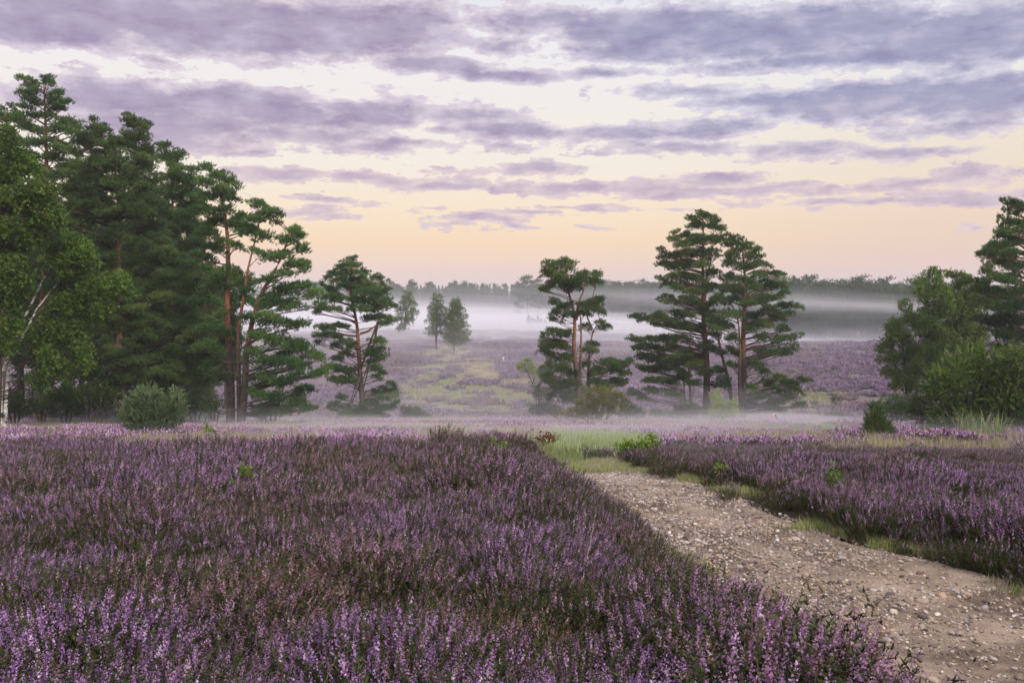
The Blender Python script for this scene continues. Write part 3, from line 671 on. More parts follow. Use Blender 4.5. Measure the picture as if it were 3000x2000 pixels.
def gravel():
    m, nt, b, out = mat('pebble_stone'); t = inst_attr(nt)
    tc = nt.node('ShaderNodeTexCoord').outputs['Object']; n1 = nt.noise(tc, 1.6, 4)
    c = nt.ramp(t, [(0, G(.05, .042, .04)), (.2, G(.13, .095, .075)), (.4, G(.26, .19, .14)), (.55, G(.34, .26, .2)), (.66, G(.34, .23, .13)), (.74, G(.28, .25, .23)), (.93, G(.46, .40, .33)), (1, G(.62, .57, .50))])
    nt.set(b.inputs['Base Color'], nt.mix(nt.map(n1, .35, .65, 0, .5), c, nt.mix(1.0, c, G(.55, .5, .47), 'MULTIPLY'))); b.inputs['Roughness'].default_value = .55; b.inputs['Specular IOR Level'].default_value = .4
    import bmesh
    pr = []
    for i in range(7):
        r = np.random.default_rng(300 + i); bm = bmesh.new(); bmesh.ops.create_icosphere(bm, subdivisions=2, radius=1)
        s = (1, r.uniform(.55, .95), r.uniform(.35, .6)); ph = r.uniform(0, 9, 3)
        cuts = [(unit(1, 0, r)[0], r.uniform(.6, .85)) for _ in range(5)]
        for v in bm.verts:
            p = np.array(v.co)
            for d, lim in cuts:
                e = p @ d
                if e > lim: p = p - d * (e - lim) * .85
            p = p * (1 + .10 * math.sin(3 * p[0] + ph[0]) * math.sin(3 * p[1] + ph[1])); v.co = (p[0] * s[0], p[1] * s[1], p[2] * s[2])
        me = bpy.data.meshes.new('pebble'); bm.to_mesh(me); bm.free(); me.materials.append(m)
        for p in me.polygons: p.use_smooth = True
        pr.append(bpy.data.objects.new('pebble', me))
    C = resample(PATH_L, 400); D = resample(PATH_R, 400)
    seg = np.linalg.norm(np.diff((C + D) / 2, axis=0), axis=1); w = np.linalg.norm(D - C, axis=1)[1:] * seg
    n = 76000; t = rng.choice(399, n, p=w / w.sum()); s = rng.uniform(-.02, 1.03, n); fr = rng.uniform(size=n)
    P = C[t] * (1 - s)[:, None] + D[t] * s[:, None]; P2 = C[t + 1] * (1 - s)[:, None] + D[t + 1] * s[:, None]; P = P + (P2 - P) * fr[:, None]
    x, y = P[:, 0], P[:, 1]
    k = (fbm(x, y, 1.0, 111, 3) + .20 * np.clip(s - .5, 0, .5) + rng.normal(size=n) * .09 > .40 - .04 * (y < 6.5)) & (rng.uniform(size=n) < np.clip(1.25 - y * .04, .3, 1))
    k |= rng.uniform(size=n) < .30 - .012 * y
    x, y = x[k], y[k]; n = len(x); size = np.clip(rng.lognormal(math.log(.0064), .62, n), .0035, .045)
    print('gravel', n)
    z = path_z(x, y) - size * .02
    scatter('gravel', pr, np.stack([x, y, z], -1), lean_euler(rng.uniform(0, 6.28, n), np.abs(rng.normal(0, .2, n)), rng.uniform(0, 6.28, n)), size, rng.integers(0, 7, n), dict(tint=rng.uniform(0, 1, n)), 'loose pebbles and flints strewn over the sandy path')
gravel()
def stalks():
    n = 420; y = np.sqrt(rng.uniform(2.6 ** 2, 20 ** 2, n)); x = rng.uniform(-1, 1, n) * (y * .58 + 1.5); k = ~inpoly(x, y, PPOLY) & (vnoise(x, y, 1.7, 191) > .45) & (y < far_edge(x, y)); x, y = x[k], y[k]; m = len(x)
    pr = [grass_proto(260 + i, n=5, R=.10, H=.56, w=.0016, bend=1.1) for i in range(4)]
    scatter('stray_grass', pr, np.stack([x, y, terr(x, y)], -1), lean_euler(rng.uniform(0, 6.28, m), np.abs(rng.normal(.3, .2, m)), rng.normal(0, .8, m)), rng.uniform(.7, 1.15, m), rng.integers(0, 4, m), dict(tint=rng.uniform(0, .7, m), dry=rng.uniform(0, 1, m)), 'thin stray grass stalks poking through the foreground heather')
stalks()
def hillside():
    n = 46000; y = np.sqrt(rng.uniform(80 ** 2, 300 ** 2, n)); x = rng.uniform(-1, 1, n) * (y * .60 + 3)
    k = rng.uniform(size=n) < np.clip(1.15 - (y - 100) / 320, .35, 1); k &= blobf(TRACK, x, y) < .55
    x, y = x[k], y[k]; n = len(x)
    ns = .55 * fbm(x, y, 9, 131, 3); gg = np.clip(blobf(GREEN, x, y) * 2.2 - .1 - ns, 0, 1); yy = np.clip(blobf(YEL, x, y) * 3.2 - .1 - ns, 0, 1)
    tot = np.maximum(gg, yy); keep = isg_ = None; isg = rng.uniform(size=n) < tot * .86 + .04
    def patch(seed, grass):
        r = np.random.default_rng(seed); mb = MB(); q = 80
        p = r.uniform(-.75, .75, (q, 2)); h = r.uniform(.14, .46, q) * (.7 if grass else 1)
        for (a, b_), hh in zip(p, h):
            s = r.uniform(.07, .16); an = r.uniform(0, 3.14); c, s_ = math.cos(an) * s, math.sin(an) * s
            if grass: mb.add([[a - c * .5, b_ - s_ * .5, 0], [a + c * .5, b_ + s_ * .5, 0], [a + r.normal() * .08, b_, hh]], [[0, 1, 2]], r.uniform())
            else:
                mb.add([[a - c, b_ - s_, 0], [a + c, b_ + s_, 0], [a + c * .9, b_ + s_ * .9, hh * .6], [a - c * .9, b_ - s_ * .9, hh * .55]], [[0, 1, 2, 3]], r.uniform(), 0)
                mb.add([[a - c, b_ - s_, hh * .5], [a + c, b_ + s_, hh * .5], [a + c * .5, b_ + s_ * .5 + .05, hh], [a - c * .6, b_ - s_ * .6 + .05, hh * .93]], [[0, 1, 2, 3]], r.uniform(), 1)
        return mb.build('patch', M['grassi'] if grass else M['heatherfar'], link=False)
    z = lambda X, Y: np.stack([X, Y, terr(X, Y) - .03], -1)
    hk = ~isg & (vnoise(x, y, 2.6, 211) > .18); hx, hy = x[hk], y[hk]; m = len(hx); print('hillside', m, isg.sum())
    hs = fbm(hx, hy * .6, 11, 171, 4)
    scatter('hillside_heather', [patch(400 + i, False) for i in range(5)], z(hx, hy), lean_euler(rng.uniform(0, 6.28, m), np.zeros(m), np.zeros(m)), rng.uniform(.7, 1.35, m) * (.45 + 1.2 * vnoise(hx, hy, 4, 121)), rng.integers(0, 5, m),
            dict(tint=np.clip(1.9 * hs - .45 + rng.normal(size=m) * .12, 0, 1), dry=rng.uniform(.2, .7, m)), 'purple heather covering the far valley slope in mist')
    gx, gy = x[isg], y[isg]; m = len(gx); yv = np.clip(blobf(YEL, gx, gy) * 3 - .3, 0, 1)
    scatter('hillside_grass', [patch(410 + i, True) for i in range(4)], z(gx, gy), lean_euler(rng.uniform(0, 6.28, m), np.zeros(m), np.zeros(m)), rng.uniform(.7, 1.3, m), rng.integers(0, 4, m),
            dict(tint=np.where(rng.uniform(size=m) < yv, rng.uniform(0, .45, m), rng.uniform(.3, .65, m)), dry=rng.uniform(0, 1, m)), 'green and straw coloured grass patches on the far slope')
hillside()

# ---------------------------------------------------------------- haze and mist
def volmat(name, dens, col, an=.0):
    m = bpy.data.materials.new(name); m.use_nodes = True; nt = NT(m.node_tree); nt.n.clear()
    out = nt.node('ShaderNodeOutputMaterial'); v = nt.node('ShaderNodeVolumePrincipled'); v.inputs['Density'].default_value = dens; v.inputs['Color'].default_value = col; v.inputs['Anisotropy'].default_value = an
    nt.l.new(v.outputs[0], out.inputs['Volume']); return m
def box(name, x0, x1, y0, y1, z0, z1, m):
    mb = MB(); V = [[x, y, z] for z in (z0, z1) for y in (y0, y1) for x in (x0, x1)]
    mb.add(V, [[0, 2, 3, 1], [4, 5, 7, 6], [0, 1, 5, 4], [2, 6, 7, 3], [0, 4, 6, 2], [1, 3, 7, 5]]); return mb.build(name, m)
if HAZE: tag(box('haze', -2050, 2050, -45, 2450, -14.5, 19, volmat('haze_air', HAZE, (.93, .93, 1, 1))), 'thin morning haze filling the valley', kind='stuff')
def ellip(name, c, r, dens, label, col=(.98, .97, .99, 1), tilt=0, wob=1.0):
    import bmesh
    bm = bmesh.new(); bmesh.ops.create_icosphere(bm, subdivisions=5, radius=1)
    ph = rng.uniform(0, 6.28, 6)
    for v in bm.verts:
        p = v.co; a = math.atan2(p.y, p.x); k = 1 + .10 * math.sin(3 * a + ph[0]) + .07 * math.sin(7 * a + ph[1]); kz = 1 + wob * (.16 * math.sin(5 * p.x + ph[2]) * math.cos(4 * p.y + ph[3]) + .10 * math.sin(13 * p.x + ph[4]) + .07 * math.sin(29 * p.x + 11 * p.y + ph[5]))
        v.co = (p.x * r[0] * k, p.y * r[1] * k, p.z * r[2] * kz)
    me = bpy.data.meshes.new(name); bm.to_mesh(me); bm.free(); me.materials.append(volmat(name + '_air', dens, col))
    o = bpy.data.objects.new(name, me); COL.objects.link(o); o.location = c; o.rotation_euler = (0, math.radians(tilt), 0); tag(o, label, kind='stuff'); return o
def slab(name, x0, x1, y0, y1, h, dens, label, ph=0.0):
    nx, ny = 60, 60; X, Y = np.meshgrid(np.linspace(x0, x1, nx), np.linspace(y0, y1, ny)); u = (X - x0) / (x1 - x0); v = (Y - y0) / (y1 - y0)
    th = h * np.clip(np.sin(np.pi * np.clip(v, 0, 1)), 0, 1) ** .7 * np.clip(4 * u, 0, 1) * np.clip(4 * (1 - u), 0, 1) * (.3 + .7 * np.clip((X + .52 * Y - 4) / 8, 0, 1) * np.clip((Y * .40 - X) / 8, 0, 1)) * (.1 + 3.2 * fbm(X, Y, 17, 140 + int(ph), 3) ** 2) + .05
    g = terr(X, Y); top = np.stack([X, Y, g + th], -1).reshape(-1, 3); bot = np.stack([X, Y, g - .6], -1).reshape(-1, 3)
    i = np.arange(ny - 1)[:, None] * nx; j = np.arange(nx - 1)[None]; Q = np.stack([i + j, i + j + 1, i + nx + j + 1, i + nx + j], -1).reshape(-1, 4); N = nx * ny
    rim = np.r_[np.arange(nx), np.arange(1, ny) * nx + nx - 1, (ny - 1) * nx + np.arange(nx - 2, -1, -1), np.arange(ny - 2, 0, -1) * nx]; r2 = np.roll(rim, -1)
    mb = MB(); mb.add(np.r_[top, bot], np.r_[Q, Q[:, ::-1] + N, np.stack([rim, rim + N, r2 + N, r2], -1)]); o = mb.build(name, volmat(name + '_air', dens, (.97, .96, 1, 1))); tag(o, label, kind='stuff')
MISTS()
# ---------------------------------------------------------------- pines
NEED = [needle_tmpl(i) for i in range(5)]
NEEDF = [needle_tmpl(50 + i, n=9, w=.05, nl=.15) for i in range(4)]
def tp(zf, pts): return [zf(*p) for p in pts]
def world_line(pxs, D): return np.array([at(px, py, D) for px, py in pxs])
def crown_halfwidth(pads, z):
    w = [abs(p[0]) + p[3] for p in pads if abs(p[2] - z) < 1.2]
    return max(w) if w else 1.0
def make_pine(name, label, D, zf, trunks, pads, s, tuft=.142, group=None, r0=.2, matn='pine', dens=1.0, back=True, lod=False, extra=None, cat='pine tree', dy=0.0, seed=None, depthf=.85, dead=0, birchtrunk=None):
    """trunks: list of pixel polylines from the base up; pads: (zx, zy, rx, ry) foliage plates read against the zoomed photo"""
    r = np.random.default_rng(seed if seed is not None else abs(hash(label)) % 9999) if False else np.random.default_rng(seed or 1)
    base = world_line(tp(zf, trunks[0][:1]), D)[0]; base[2] = T(base[0], D) - .05
    root = empty(name, tuple(base)); tag(root, label, cat, group)
    tl = []
    mb = MB()
    for k, tr in enumerate(trunks):
        W = world_line(tp(zf, tr), D); 
        if k and abs(W[0, 2] - T(W[0, 0], D)) < 1.2 or k == 0: W[0, 2] = T(W[0, 0], D) - .15
        if k: W[:, 1] += r.normal() * .4
        W2 = resample(W, 26); H = W2[-1, 2] - W2[0, 2]
        W2[:, 0] += .05 * np.sin(np.linspace(0, 9, 26) + k) ; rad = (r0 if k == 0 else r0 * .72 if W[0, 2] < base[2] + 1.2 else r0 * .4) * (1 - .86 * np.linspace(0, 1, 26) ** 1.15); rad[0] *= 1.25
        mb.tube(W2, rad, 9); tl.append(W2)
    P = []
    kpx = D / F / s
    for (zx, zy, rx, ry) in pads:
        c = at(*zf(zx, zy), D); P.append([c[0], D, c[2], rx * kpx, ry * kpx])
    if extra is not None: P += extra
    ax = tl[0]
    cx = lambda z: np.interp(z, ax[:, 2], ax[:, 0])
    mid = np.array([[p[0] - cx(p[2]), 0, p[2], p[3]] for p in P])
    full = []
    for p in P:
        dx = p[0] - cx(p[2]); w = crown_halfwidth(mid, p[2]); pot = math.sqrt(max(0, 1 - (dx / (w + .01)) ** 2)) * w * depthf
        dpt = -pot * r.uniform(.1, .85)
        def put(dep, sc=1.0, jit=0):
            f = (D + dep) / D; full.append([p[0] * f + r.normal() * jit, D + dep, CAMZ + (p[2] - CAMZ) * f + r.normal() * jit * .5, p[3] * sc, max(p[4] * sc * 1.42, .24)])
        put(dpt)
        if r.uniform() < .4 and not lod and abs(dx) > .5:
            f = (D + dpt * .5) / D; full.append([(p[0] - dx * .38) * f, D + dpt * .5, CAMZ + (p[2] - .12 - CAMZ) * f, p[3] * .72, max(p[4] * 1.2, .25)])
        if back and pot > .7: put(pot * r.uniform(.15, .8), .95, .12)
    br = MB(); cr = MB(); tm = NEEDF if lod else NEED
    for (x, y, z, rx, rz) in full:
        # limb from the nearest stem
        best = min(tl, key=lambda W: abs(np.interp(z, W[:, 2], W[:, 0]) - x) + (0 if W[-1, 2] > z - 1 else 3) + (0 if W[0, 2] < z - .9 else 9))
        h = math.hypot(x - np.interp(z, best[:, 2], best[:, 0]), y - D)
        za = np.clip(z - .16 * h - r.uniform(0, .5), best[0, 2] + .8, best[-1, 2] - .1); xa = np.interp(za, best[:, 2], best[:, 0]); ya = np.interp(za, best[:, 2], best[:, 1])
        A = np.array([xa, ya, za]); B = np.array([x, y, z - rz * .35]); L = np.linalg.norm(B - A)
        Mi = (A + B) / 2 + np.array([r.normal() * .07 * L, r.normal() * .07 * L, .10 * L * r.uniform(-.6, 1)])
        u = np.linspace(0, 1, 6)[:, None]; pl = (1 - u) ** 2 * A + 2 * u * (1 - u) * Mi + u ** 2 * B
        ra = min(.014 + .011 * L, .075) * (r0 / .2) ** .5
        br.tube(pl, np.linspace(ra, .010, 6), 5, .5)
        if not lod:
            for q in range(4):
                a = r.uniform(0, 6.28); e = B + np.array([math.cos(a) * rx * .75, math.sin(a) * rx * .7, rz * r.uniform(-.2, .5)])
                br.tube([pl[3 + q % 2], (pl[4] + e) / 2 + [0, 0, .05], e], [.011, .009, .005], 3, .5)
        n = max(8, int(dens * 255 * rx * rx * (.17 / tuft) ** 2 * (1 + .4 * rz / max(rx, .1))))
        # lumpy plate of tufts: even in plan, thicker towards the top side
        a = r.uniform(0, 6.28, n); q = np.sqrt(r.uniform(0, 1, n)); lump = 1 + .22 * np.sin(3 * a + r.uniform(0, 6)) + .12 * np.sin(7 * a + r.uniform(0, 6))
        px = np.cos(a) * q * rx * lump; py_ = np.sin(a) * q * rx * .9 * lump; dome = np.sqrt(np.clip(1 - (q * .96) ** 2, 0, 1))
        pz = rz * (dome * np.where(r.uniform(size=n) < .72, r.uniform(.35, 1.0, n), r.uniform(-.75, .35, n)) - .12 * q)
        ns = 4 if rx > .45 else 3; tx = r.normal() * .22
        sa = r.uniform(0, 6.28) + np.arange(ns) * 6.28 / ns + r.normal(size=ns) * .3; so_ = r.uniform(.3, .62, ns); sg = r.integers(0, ns, n)
        px = np.cos(sa[sg]) * so_[sg] * rx + px * .56; py_ = np.sin(sa[sg]) * so_[sg] * rx * .9 + py_ * .56; pz = pz * .62 + (r.uniform(-.5, .5, ns) * rz)[sg]
        pz = pz + px * tx - .10 * (px * px + py_ * py_) / max(rx, .1)
        pos = np.stack([x + px, y + py_, z + pz], -1)
        d = np.stack([px / rx * .9, py_ / rx * .9, np.full(n, .75) + .3 * dome], -1) + r.normal(size=(n, 3)) * .28
        hv = np.clip(r.normal(.48, .13, n) + r.normal() * .23 + (r.normal(size=ns) * .08)[sg], 0, 1)
        g = r.integers(0, len(tm), n)
        for t in range(len(tm)):
            m = g == t; cr.stamp(tm[t], pos[m], d[m], r.uniform(.75, 1.25, m.sum()) * tuft / .17, hv[m])
    for q in range(dead):
        W = tl[0]; zz = W[0, 2] + (W[-1, 2] - W[0, 2]) * r.uniform(.08, .45); a0 = np.array([np.interp(zz, W[:, 2], W[:, 0]), D, zz]); an = r.uniform(0, 6.28); L = r.uniform(.8, 2.4)
        e = a0 + np.array([math.cos(an) * L, math.sin(an) * L, r.uniform(-.5, .2) * L]); mdd = (a0 + e) / 2 + [0, 0, .15 * L]
        br.tube([a0, mdd, e, e + r.normal(size=3) * .3], [.03, .02, .012, .004], 4, .5)
    mb.build('trunk', M[birchtrunk or ('bark' if not lod else 'barkdark')], root, tuple(base), smooth=True)
    br.build('branches', M['limb'], root, tuple(base)); cr.build('crown', M[matn], root, tuple(base))
    return root

def env_pads(env, n, zf, seed, rx=(30, 55), ry=(16, 26), up=0):
    """random plates inside an outline given as (zy, xleft, xright) rows"""
    r = np.random.default_rng(seed); e = np.array(env, float); ys = np.linspace(e[0, 0], e[-1, 0], 400); w = np.interp(ys, e[:, 0], e[:, 2] - e[:, 1]); c = np.cumsum(w) / w.sum(); out = []
    tries = 0
    while len(out) < n and tries < n * 30:
        tries += 1; y = np.interp(r.uniform(), c, ys); a = np.interp(y, e[:, 0], e[:, 1]); b = np.interp(y, e[:, 0], e[:, 2]); w_ = b - a
        R = min(r.uniform(*rx), max(w_ * .42, 12)); x = r.uniform(a + R * .75, b - R * .75) if w_ > R * 1.5 else (a + b) / 2
        if any(abs(x - o[0]) < (R + o[2]) * .42 and abs(y - o[1]) < (o[3]) * 1.15 for o in out): continue
        out.append((x, y, R, min(r.uniform(*ry), R * .6)))
    return out

LEAF = [leaf_tmpl(i, L=.42, ls=.115, spread=.07) for i in range(4)]
LEAFU = [leaf_tmpl(20 + i, n=18, L=.24, ls=.10, spread=.10) for i in range(4)]
def make_broad(name, label, D, zf, trunks, lobes, s, cat, matn='birch', tm=None, size=1.0, dens=1.0, group=None, droop=True, r0=.13, bk='birchbark', seed=5, depth=1.0, vdepth=.8, shell=.55):
    r = np.random.default_rng(seed); tm = tm or LEAF
    base = world_line(tp(zf, trunks[0][:1]), D)[0]; base[2] = T(base[0], D) - .05
    root = empty(name, tuple(base)); tag(root, label, cat, group); mb = MB(); br = MB(); cr = MB(); tl = []
    for k, tr in enumerate(trunks):
        W = world_line(tp(zf, tr), D); 
        if W[0, 2] < T(W[0, 0], D) + 1.2: W[0, 2] = T(W[0, 0], D) - .1
        W[:, 1] += 0 if k == 0 else r.normal() * .3
        W = resample(W, 24); mb.tube(W, r0 * (1 - .8 * np.linspace(0, 1, 24)), 8); tl.append(W)
    kpx = D / F / s
    L = [[*at(*zf(a, b), D), c * kpx, d * kpx] for a, b, c, d in lobes]
    xs = np.array([l[0] for l in L]); xm = (xs.min() + xs.max()) / 2; hw = (xs.max() - xs.min()) / 2 + .5
    for (x, y, z, rx, rz) in L:
        z = max(z, T(x, D) + rz * .55)
        pot = math.sqrt(max(0, 1 - ((x - xm) / hw) ** 2)) * hw * .75 * depth
        for dep in ([-pot * r.uniform(.1, .8), pot * r.uniform(.1, .8)] if pot > .5 * rx else [r.normal() * .1]):
            f = (D + dep) / D; c = np.array([x * f, D + dep, CAMZ + (z - CAMZ) * f])
            W = min(tl, key=lambda W: abs(np.interp(c[2], W[:, 2], W[:, 0]) - c[0])); za = np.clip(c[2] - .5 * abs(c[0] - x * 0 - np.interp(c[2], W[:, 2], W[:, 0])) - .4, W[0, 2] + .3, W[-1, 2])
            A = np.array([np.interp(za, W[:, 2], W[:, 0]), np.interp(za, W[:, 2], W[:, 1]), za]); LL = np.linalg.norm(c - A)
            br.tube([A, (A + c) / 2 + [0, 0, .12 * LL], c + [0, 0, rz * .3]], [min(.01 + .008 * LL, .045), .012, .005], 4, .5)
            n = max(10, int(95 * dens * (rx * rx + rx * rz) / size ** 2 * .5))
            d = unit(n, 0, r); q = r.uniform(shell, 1.0, n) ** .8; lump = 1 + .16 * np.sin(4 * d[:, 0] * 3 + r.uniform(0, 6)) * np.cos(5 * d[:, 2] + r.uniform(0, 6))
            ns = 5; sc_ = unit(ns, .1, r) * r.uniform(.35, .62, (ns, 1)); sg = r.integers(0, ns, n)
            pos = c + (d * q[:, None] * lump[:, None] * .56 + sc_[sg]) * np.array([rx, rx * vdepth, rz])
            if droop: dr = np.stack([d[:, 0] * .35, d[:, 1] * .35, np.full(n, -1.0)], -1) + r.normal(size=(n, 3)) * .18
            else: dr = d + r.normal(size=(n, 3)) * .4 + [0, 0, .5]
            hv = np.clip(r.normal(.45, .18, n) + r.normal() * .08 + (r.normal(size=ns) * .08)[sg], 0, 1); g = r.integers(0, len(tm), n)
            for t in range(len(tm)):
                m = g == t; cr.stamp(tm[t], pos[m], dr[m], size * r.uniform(.7, 1.25, m.sum()), hv[m])
    mb.build('trunk', M[bk], root, tuple(base), smooth=True); br.build('branches', M['barkdark'], root, tuple(base)); cr.build('crown' if cat != 'bush' else 'foliage', M[matn], root, tuple(base))
    return root

SPRAY = []
for _s in range(5):
    r_ = np.random.default_rng(600 + _s); V_ = []; F_ = []
    for k in range(20):
        h = k / 20 * .30; an = r_.uniform(0, 6.28); e = r_.uniform(.3, .9); d_ = np.array([math.cos(an) * math.sin(e), math.sin(an) * math.sin(e), math.cos(e)]); s_ = np.cross(d_, r_.normal(size=3)); s_ /= np.linalg.norm(s_)
        b_ = np.array([.10 * (h / .3) ** 2, 0, h]); l = .075 * (1.1 - .5 * k / 20); V_ += [b_ - s_ * .017, b_ + s_ * .017, b_ + d_ * l]; F_.append([3 * k, 3 * k + 1, 3 * k + 2])
    SPRAY.append((np.array(V_), np.array(F_)))
def make_juniper(name, label, D, zf, lobes, s, matn='juniper', dens=1.0, size=1.0, group=None, cat='bush', seed=9, up=.9, base=None, vdepth=.9, tip=.5):
    r = np.random.default_rng(seed); kpx = D / F / s
    L = [[*at(*zf(a, b), D), c * kpx, d * kpx] for a, b, c, d in lobes]
    bx = float(np.mean([l[0] for l in L])); bz = T(bx, D) - .03; root = empty(name, (bx, D, bz)); tag(root, label, cat, group); st = MB(); cr = MB()
    hw = (max(l[0] for l in L) - min(l[0] for l in L)) / 2 + .2
    for (x, y, z, rx, rz) in L:
        z = max(z, T(x, D) + rz * .6); pot = math.sqrt(max(0, 1 - ((x - bx) / (hw + .01)) ** 2)) * hw * .7
        for dep in ([-pot * r.uniform(.2, .9), pot * r.uniform(.2, .9)] if pot > rx * .5 else [r.normal() * .05]):
            f = (D + dep) / D; c = np.array([x * f, D + dep, CAMZ + (z - CAMZ) * f])
            st.tube([[bx + (c[0] - bx) * .3, D + dep * .3, bz], [c[0] * .6 + bx * .4, D + dep * .6, (bz + c[2]) / 2], c], [.05 * size, .035 * size, .012], 5, .5)
            n = max(12, int(470 * dens * (rx * rx + 2 * rx * rz) / 3 / size ** 2)); d = unit(n, .15, r); q = r.uniform(.5, 1, n) ** .7
            pos = c + d * q[:, None] * np.array([rx, rx * vdepth, rz]); dr = d * np.array([1, 1, .6]) + [0, 0, up] + r.normal(size=(n, 3)) * .25
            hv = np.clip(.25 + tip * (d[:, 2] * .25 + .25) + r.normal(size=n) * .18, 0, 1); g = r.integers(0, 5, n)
            for t in range(5):
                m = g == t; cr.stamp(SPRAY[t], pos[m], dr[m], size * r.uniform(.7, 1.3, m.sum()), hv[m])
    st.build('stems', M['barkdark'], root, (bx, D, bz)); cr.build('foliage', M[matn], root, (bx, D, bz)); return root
def PD(s):  # "x,y,rx,ry x,y,rx,ry" -> list
    return [tuple(float(v) for v in q.split(',')) for q in s.split()]
# --- centre-left lone pine
A_ = PD("520,135,38,18 510,175,58,22 560,170,28,15 450,185,45,18 470,225,60,22 540,230,60,20 600,220,38,16 400,235,45,16 360,265,30,9 430,275,60,18 520,275,60,20 590,265,30,14 660,260,35,18 700,265,35,18 640,300,55,20 720,300,35,16 460,320,70,22 560,330,60,20 380,340,60,20 620,350,70,24 700,355,55,20 740,340,30,14 350,390,60,20 430,400,60,20 540,400,60,26 640,410,70,26 730,400,60,22 780,440,30,16 700,450,70,24 600,460,70,24 520,460,45,20 330,460,60,18 290,480,30,13 400,460,40,14 720,520,60,22 780,530,33,22 640,520,50,20 730,560,45,14 310,590,45,16 370,580,60,18 430,570,50,15 290,640,35,16 340,640,60,15 300,685,33,11 420,640,40,12 420,700,45,15 480,680,40,12 470,750,50,18 520,710,35,13 700,665,38,20 730,690,30,18 720,730,40,20 750,770,20,12 650,740,50,25 680,790,50,27 670,850,58,25 720,880,30,11 690,920,38,13 420,790,50,18 400,850,60,22 460,870,60,22 420,920,60,22 480,930,55,20 520,860,38,18 530,940,38,20 450,1040,40,22 420,1090,45,22 400,1120,28,11 770,950,35,18 740,990,45,20 790,980,25,14 780,1030,45,22 720,1050,50,25 800,1080,35,16 680,1010,45,22 650,1080,60,30 740,1110,60,25 560,1120,60,30 500,1160,60,24 640,1160,70,26 720,1170,60,18")
make_pine('pine_tree', 'lone pine with a bare reddish lower trunk just left of the two small misty birches', 66, Z2,
          [[(600, 1190), (578, 1050), (570, 900), (567, 750), (560, 600), (542, 500), (512, 410), (500, 330), (515, 150)], [(567, 620), (620, 605), (680, 570), (690, 520), (660, 470)]], A_, 2.24, r0=.2, seed=11, dead=10)
# --- centre pines
B_ = PD("320,440,58,26 240,470,52,22 350,480,58,22 210,510,46,20 270,520,68,22 200,620,36,16 250,580,78,24 340,570,78,34 420,560,68,38 440,520,45,26 500,560,50,28 360,600,68,26 270,690,42,24 330,720,58,22 280,760,48,24 260,800,32,15 380,770,48,18 470,700,58,26 450,760,48,18 280,880,66,26 210,900,38,22 330,880,48,22 230,940,66,26 200,990,46,22 300,960,66,30 250,1030,58,26 330,1030,48,26 300,1110,76,30 370,1130,48,26 260,1190,58,26 330,1200,66,34 280,1250,58,34 340,1290,66,34 400,1200,40,24 230,1150,40,18")
B2 = PD("530,530,40,30 520,580,50,26 530,690,46,26 510,740,66,26 540,680,32,18 450,850,38,20 500,950,42,20 460,990,48,22 510,990,32,18 570,850,46,22 540,820,32,16 600,1060,56,24 680,1080,58,26 730,1070,32,22 640,1110,56,22 550,1130,48,24 520,1180,58,26 700,1140,42,22 680,1190,50,22 560,1210,48,22 530,1100,38,22 640,1180,36,18 430,1260,50,30 470,1080,40,20")
make_pine('pine_tree', 'slim centre pine, its orange trunk forking near the top', 64, Z3, [[(415, 1345), (402, 1150), (388, 980), (396, 800), (370, 690), (335, 600), (325, 430)], [(395, 800), (410, 720), (440, 620), (450, 540)], [(430, 1330), (425, 1000), (432, 800), (420, 700)]], B_, 2.119, r0=.21, seed=12, dead=8)
make_pine('pine_tree', 'thinner pine with a snapped top leaning right behind the slim centre pine', 66.5, Z3, [[(460, 1330), (482, 1080), (487, 930), (500, 860), (550, 790)], [(500, 860), (470, 780), (500, 680), (520, 540)], [(495, 1040), (560, 1070), (640, 1110)]], B2, 2.119, r0=.16, seed=13, dead=5)
# --- right pine group
C1 = PD("1180,150,48,22 1110,175,42,22 1230,175,46,22 1280,190,24,18 1150,215,66,25 1240,235,56,25 1300,240,32,19 1010,265,28,12 1060,275,46,19 1000,310,38,16 1060,330,66,25 1140,300,66,27 1230,300,66,27 1290,300,46,22 920,370,28,14 950,400,42,20 1000,410,56,25 1080,390,56,27 1160,380,66,30 1240,390,56,30 940,450,38,18 1000,470,66,27 1090,460,66,30 1180,460,76,30 1000,530,56,22 920,550,33,12 970,580,38,16 1060,540,66,28 1150,540,76,30 1240,520,56,30 1030,610,56,22 1120,620,66,27 1210,610,66,30 980,660,30,11 930,680,33,11 990,690,46,15 1080,690,66,24 1160,700,56,22 1250,690,56,26 760,785,50,15 830,790,60,19 900,780,58,22 960,800,58,22 1030,770,58,24 900,830,50,14 1000,840,58,17 1090,760,58,22 1080,840,58,22 1150,850,58,22 770,920,50,17 850,930,58,22 930,920,66,22 1010,910,58,22 800,970,58,17 880,980,66,22 970,970,66,22 1060,930,58,24 820,1030,58,22 900,1040,66,22 990,1040,58,22 1080,1010,58,22 1240,800,50,26 1200,960,50,24 1200,760,60,28 1230,1130,40,22 1240,1210,44,22")
C5 = PD("790,1100,30,13 850,1110,58,21 940,1110,66,24 1030,1110,58,24 1130,1080,55,24 870,1180,66,21 960,1180,58,24 860,1240,50,17 760,1265,52,19 1050,1150,58,26 1000,1260,58,12 1120,1200,50,22 820,1290,40,12 940,1070,50,20 1060,1060,50,24")
